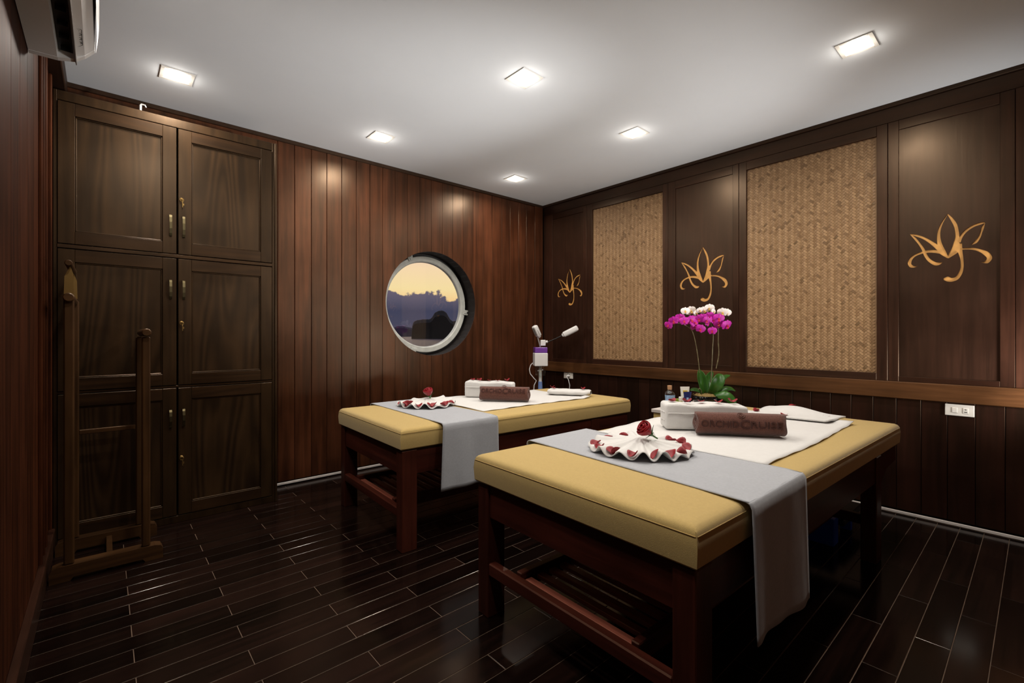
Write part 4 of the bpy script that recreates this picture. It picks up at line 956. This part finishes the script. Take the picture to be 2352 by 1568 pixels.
leaf([(1630,903,0.02),(1632,885,0.05),(1640,868,0.08),(1652,856,0.1)], 0.03, side=(RT+FW*0.3).normalized())
def stem(pts, r=0.0032):
    P_ = [OP(*p) for p in pts]; b = MB(); q = []
    for i in range(len(P_)-1):
        p0 = P_[max(0, i-1)]; p1 = P_[i]; p2 = P_[i+1]; p3 = P_[min(len(P_)-1, i+2)]
        for k in range(5):
            f_ = k/5; q.append(0.5*((2*p1)+(-p0+p2)*f_+(2*p0-5*p1+4*p2-p3)*f_*f_+(-p0+3*p1-3*p2+p3)*f_**3))
    q.append(P_[-1]); n = len(q); b.tube(q, [r*(1-0.45*i/n)*(1.35 if i % 6 == 3 else 1) for i in range(n)], 7); b.obj('stem', M['stem'], oc, smooth=True)
stem([(1608,905,0),(1607,870,0),(1606,845,0),(1601,805,0),(1593,768,0),(1583,752,0),(1560,742,0),(1538,744,0),(1528,750,0)])
stem([(1636,880,0.02),(1638,845,0.02),(1640,800,0.02),(1641,765,0.02),(1634,735,0.03),(1615,718,0.03),(1590,716,0.04),(1572,722,0.04)])
stem([(1645,846,0.0),(1651,815,0.0),(1650,785,0.0),(1650,755,0.0),(1648,738,0.0),(1656,722,0.0),(1672,716,0.0)])
stem([(1607,905,-0.03),(1604,894,-0.05),(1600,890,-0.05),(1597,893,-0.05)], 0.0022)
def flower_meshes(mat, lipmat, nm):
    b = MB()
    def pet(a0, Lp, Wp, bend, tip=1.0):
        def f(u, v):
            x_ = (u-0.5)*2; w_ = Wp*(sin(pi*min(0.99, 0.06+0.9*v))**0.6); l_ = Lp*v
            X_, Y_ = x_*w_, l_; z_ = bend*v*v - 0.004*x_*x_ + 0.003
            return (X_*cos(a0)-Y_*sin(a0), X_*sin(a0)+Y_*cos(a0), z_)
        b.grid(f, 7, 7)
    pet(radians(72), 0.036, 0.023, -0.005); pet(radians(-72), 0.036, 0.023, -0.005)
    pet(0, 0.033, 0.012, -0.004); pet(radians(140), 0.032, 0.012, -0.006); pet(radians(-140), 0.032, 0.012, -0.006)
    me = bpy.data.meshes.new(nm); b.bm.to_mesh(me); b.bm.free(); me.materials.append(mat)
    for p in me.polygons: p.use_smooth = True
    b = MB(); b.lathe([(0.002, 0.0), (0.006, 0.006), (0.004, 0.013)], n=8)
    b.grid(lambda u, v: ((u-0.5)*0.016*(1-0.5*v), -0.004-0.016*v, 0.010+0.006*sin(pi*v)), 4, 5)
    ml = bpy.data.meshes.new('flower_lip'); b.bm.to_mesh(ml); b.bm.free(); ml.materials.append(lipmat); return me, ml
FP = flower_meshes(M['purple'], M['lip_red'], 'magenta_flower'); FWh = flower_meshes(M['orchid_white'], M['lip_yellow'], 'white_flower')
def flower(cx, cy, d, which, s=1.0):
    me, ml = FP if which == 'p' else FWh
    px, py = 1500+cx/6.03, 680+cy/6.03; p = OP(px, py, d)
    o = bpy.data.objects.new('magenta_flower' if which == 'p' else 'white_flower', me); link(o, oc); o.location = p; o.scale = (s, s, s)
    dirv = (-FW*1.0 + RT*rr_.uniform(-0.8, 0.8) + Vector((0, 0, rr_.uniform(-0.5, 0.25)))).normalized()
    o.rotation_mode = 'QUATERNION'; q = dirv.to_track_quat('Z', 'Y'); o.rotation_quaternion = q @ Matrix.Rotation(rr_.uniform(-0.5, 0.5), 4, 'Z').to_quaternion()
    l = bpy.data.objects.new('flower_lip', ml); link(l, o)
    if which == 'w': o['label'] = 'white orchid flower'
for i, (a, c, s) in enumerate([(190,400,0.75),(215,420,0.6),(250,345,0.95),(300,330,0.8),(355,305,0.95),(395,345,0.9),(455,350,0.9),(500,330,0.95),(545,370,0.9),(570,420,0.9),(620,455,0.95),(615,320,0.95),(665,310,1.05),(700,340,0.85),(765,290,1.05),(800,330,0.8),(870,315,1.1),(905,385,1.05),(985,405,1.15),(790,480,0.85),(745,370,0.8)]):
    flower(a, c, -0.03+0.02*sin(i*2.3), 'p', s*1.0)
for i, (a, c, s) in enumerate([(455,205,0.9),(545,200,1.05),(600,235,0.7),(645,195,0.7),(725,195,0.95),(800,165,1.0),(840,215,0.7),(965,225,1.05),(1050,222,0.85)]):
    flower(a, c, 0.01+0.015*sin(i*1.7), 'w', s*0.95)

# bottles and tubes
M['clear'] = mglass('clear_bottle', (0.75,0.78,0.85), 0.05, 0.75); M['cork'] = plain('cork', (196,150,110), 0.8, noise=0.2, nscale=200); M['label_blue'] = plain('label_pale_blue', (150,180,214), 0.5, noise=0.25, nscale=60)
M['liquid'] = plain('dark_oil', (40,30,24), 0.2); M['navy'] = plain('navy_tube', (18,24,84), 0.4); M['cap_white'] = plain('cap_white', (232,228,220), 0.4); M['yellow'] = plain('label_yellow', (206,176,70), 0.5, noise=0.2, nscale=50); M['lime'] = plain('lime_card', (150,170,70), 0.5, noise=0.15, nscale=40)
bt = thing('oil_bottle', (-0.70, -1.864, TZ), 0, 'clear oil bottle with a cork and a pale blue label on the side table', 'bottle')
MB().lathe([(0.028,0),(0.031,0.004),(0.033,0.03),(0.029,0.062),(0.033,0.092),(0.028,0.108),(0.014,0.118),(0.012,0.126)], n=28).obj('glass_body', M['clear'], bt, smooth=True)
MB().lathe([(0.026,0.004),(0.030,0.03),(0.027,0.062),(0.030,0.09),(0.026,0.1)], n=24).obj('oil', M['liquid'], bt, smooth=True)
b = MB(); b.grid(lambda u, v: ((0.0345-0.003*sin(pi*v))*cos(radians(150+150*u)), (0.0345-0.003*sin(pi*v))*sin(radians(150+150*u)), 0.012+0.078*v), 16, 5); b.obj('label', M['label_blue'], bt, smooth=True)
MB().lathe([(0.012,0.122),(0.014,0.130),(0.0145,0.15)], n=18).obj('cork', M['cork'], bt, smooth=True)
def tube_thing(name, loc, rz, w, h, mat, capmat, label, art):
    t = thing(name, loc, rz, label, 'tube'); b = MB()
    b.grid(lambda u, v: (w/2*cos(2*pi*u)*(0.72+0.28*v), (0.016*(1-v)+0.0015)*sin(2*pi*u), 0.026+(h-0.026)*v), 24, 8, closed_u=True); b.obj('tube_body', mat, t, smooth=True)
    MB().lathe([(w*0.33,0),(w*0.34,0.002),(w*0.33,0.026)], n=20).obj('cap', capmat, t, smooth=True)
    for (x0, x1, z0, z1, mt) in art:
        v = (( z0+z1)/2-0.026)/(h-0.026); yy = -(0.016*(1-v)+0.0025)
        MB().box(x0, x1, yy-0.0012, yy+0.003, z0, z1).obj('print', mt, t)
    return t
tube_thing('cream_tube', (-0.60,-1.916,TZ), -0.72, 0.062, 0.140, M['cap_white'], M['navy'], 'white squeeze tube with a yellow print behind the navy tube', [(-0.014,0.014,0.098,0.116,M['yellow']),(-0.016,0.012,0.05,0.058,M['navy']),(-0.016,0.006,0.064,0.070,M['navy'])])
tube_thing('cream_tube', (-0.665,-1.969,TZ), -0.72, 0.052, 0.116, M['navy'], M['navy'], 'navy blue squeeze tube standing beside the orchid bowl', [(-0.010,0.002,0.034,0.080,M['label_blue'])])
sb = thing('small_bottle', (-0.70,-1.94,TZ), 0, 'tiny bottle with a white cap in front of the white tube', 'bottle')
MB().lathe([(0.013,0),(0.014,0.002),(0.014,0.05),(0.008,0.058)], n=18).obj('bottle_body', M['lime'], sb, smooth=True); MB().lathe([(0.010,0.056),(0.011,0.058),(0.011,0.082),(0.009,0.084)], n=18).obj('cap', M['cap_white'], sb, smooth=True)
bx = thing('lime_box', (-0.655,-1.887,TZ), -0.7, 'little lime green box between the oil bottle and the tubes', 'box'); MB().box(-0.016,0.016,-0.012,0.012,0,0.062,0.001).obj('carton', M['lime'], bx); MB().box(-0.012,0.012,-0.0132,-0.0115,0.02,0.045).obj('print', M['yellow'], bx)

# ---------------------------------------------------------------- facial steamer in the corner
SB = Vector((-0.338, -0.301, 0)); KS = 0.00417
st = thing('facial_steamer', SB, 0, 'white facial steamer on a pole with a violet tank and two tilted heads', 'facial steamer')
M['violet'] = plain('violet_tank', (140,84,190), 0.15, trans=0.35, coat=0.3); M['sleeve'] = plain('blue_sleeve', (120,146,200), 0.45)
def SP(px, py, d=0.0): return RT*((px-1241)*KS) + FW*d + Vector((0, 0, 1.0365-(py-771)*KS))
Rz = Matrix.Rotation(-0.60, 4, 'Z')
MB().box(-0.063,0.063,-0.06,0.06,0.749,0.874,0.006,2,mat=Rz).obj('housing', M['white_plastic'], st)
MB().box(-0.060,0.060,-0.056,0.056,0.875,0.928,0.005,2,mat=Rz).obj('water_tank', M['violet'], st)
MB().lathe([(0.047,0.655),(0.050,0.66),(0.050,0.735),(0.046,0.748)], n=24).obj('glass_jar', mglass('jar_glass', (0.85,0.88,0.85), 0.05, 0.8), st, smooth=True)
MB().lathe([(0.015,0.06),(0.015,0.745)], n=16).obj('pole', M['white_plastic'], st, smooth=True)
MB().lathe([(0.020,0.10),(0.022,0.11),(0.022,0.54),(0.019,0.60)] , n=16).obj('pole_sleeve', M['sleeve'], st, smooth=True)
b = MB()
for k in range(5): a = 2*pi*k/5+0.3; b.tube([(0,0,0.07),(0.08*cos(a),0.08*sin(a),0.06),(0.15*cos(a),0.15*sin(a),0.045)], [0.016,0.012,0.009], 8)
b.obj('base_star', M['white_plastic'], st, smooth=True)
for k in range(5): a = 2*pi*k/5+0.3; MB().lathe([(0.019,-0.008),(0.0205,-0.004),(0.0205,0.004),(0.019,0.008)], n=14, mat=Matrix.Translation((0.15*cos(a),0.15*sin(a),0.0205)) @ Matrix.Rotation(radians(90),4,'X')).obj('caster', M['grey_plastic'], st, smooth=True)
b = MB(); b.box(-0.024,0.024,-0.02,0.02,-0.028,0.028,0.005,2,mat=Matrix.Translation(SP(1247,787)) @ Rz); b.tube([SP(1250,786), SP(1258,784)], 0.012, 10); b.obj('arm_joint', M['white_plastic'], st)
b = MB(); b.tube([SP(1241,796), SP(1238,785), SP(1235,774)], 0.007, 10); b.obj('arm', M['grey_plastic'], st, smooth=True)
b = MB(); b.tube([SP(1254,787), SP(1275,778,-0.01), SP(1294,769,-0.02)], 0.0055, 10); b.obj('arm', M['ac_dark'], st, smooth=True)
def head(pA, pB, r0, r1, tilt):
    A_, B_ = SP(*pA), SP(*pB); ax_ = (B_-A_).normalized(); up = Vector((0,0,1)); s_ = ax_.cross(up).normalized(); u_ = s_.cross(ax_); b = MB()
    T = Matrix((( *s_, ),( *ax_, ),( *u_, ))).transposed().to_4x4(); T.translation = (A_+B_)/2; L_ = (B_-A_).length
    b.box(-r0, r0, -L_/2, L_/2, -r1, r1, min(r0, r1)*0.55, 3, mat=T); b.box(-r0*0.6, r0*0.6, -L_/2-0.012, -L_/2+0.01, -r1*0.6, r1*0.6, 0.004, 1, mat=T)
    h = b.obj('steam_head', M['white_plastic'], st, smooth=True)
    b = MB(); b.box(-r0*0.7, r0*0.7, -L_*0.3, L_*0.38, -r1-0.002, -r1+0.004, 0.001, mat=T); b.box(-r0-0.001, -r0+0.004, -L_*0.35, L_*0.1, -r1*0.3, -r1*0.05, 0.0, mat=T); b.obj('vent', M['grey_plastic'], h)
head((1238,772), (1227,748,-0.03), 0.026, 0.024, 0); head((1293,769,-0.02), (1326,752,-0.04), 0.029, 0.026, 0)
b = MB(); b.tube([SP(1224,833), SP(1219,838), SP(1216,848), SP(1218,858), SP(1226,868), SP(1232,874), SP(1227,884), SP(1226,900), SP(1226,930), SP(1230,980)], 0.0042, 7); b.obj('cord', M['white_plastic'], st, smooth=True)

PL = Vector((-0.008, -0.372, 0.640)) - SB
b = MB(); b.lathe([(0.013, 0), (0.013, 0.018), (0.006, 0.034)], n=14, mat=Matrix.Rotation(radians(-90), 4, 'Y')); b.obj('mains_plug', M['white_plastic'], st, loc=PL, smooth=True)
b = MB(); b.tube([(-0.032,0,0),(-0.045,-0.012,-0.004),(-0.05,-0.038,-0.035),(-0.05,-0.055,-0.085),(-0.05,-0.05,-0.13),(-0.055,-0.03,-0.17),(-0.07,0.0,-0.22),(-0.08,0.02,-0.36),(-0.09,0.05,-0.55),(-0.12,0.1,-0.632),(-0.16,0.12,-0.634),(-0.30,0.09,-0.575)], 0.0035, 7); b.obj('mains_cord', M['white_plastic'], st, loc=PL, smooth=True)

# ---------------------------------------------------------------- stool under the nearer bed
M['blue'] = plain('blue_plastic', (36,90,235), 0.4, noise=0.1, nscale=10)
fs = thing('foot_stool', (-0.62, -2.72, 0), 0, 'small dark low stool with broad blue legs under the nearer bed', 'stool')
MB().box(-0.09,0.26,-0.10,0.12,0.085,0.12,0.006).obj('seat', M['ac_dark'], fs)
for x_, y0, y1, zt_ in ((-0.13,-0.075,0.04,0.135),(0.135,-0.08,-0.03,0.085),(0.135,0.05,0.1,0.085)): MB().box(-0.04 if x_ < 0 else -0.012,0.04 if x_ < 0 else 0.012,-(y1-y0)/2,(y1-y0)/2,0.0,zt_,0.003).obj('leg', M['blue'], fs, loc=(x_, (y0+y1)/2, 0))
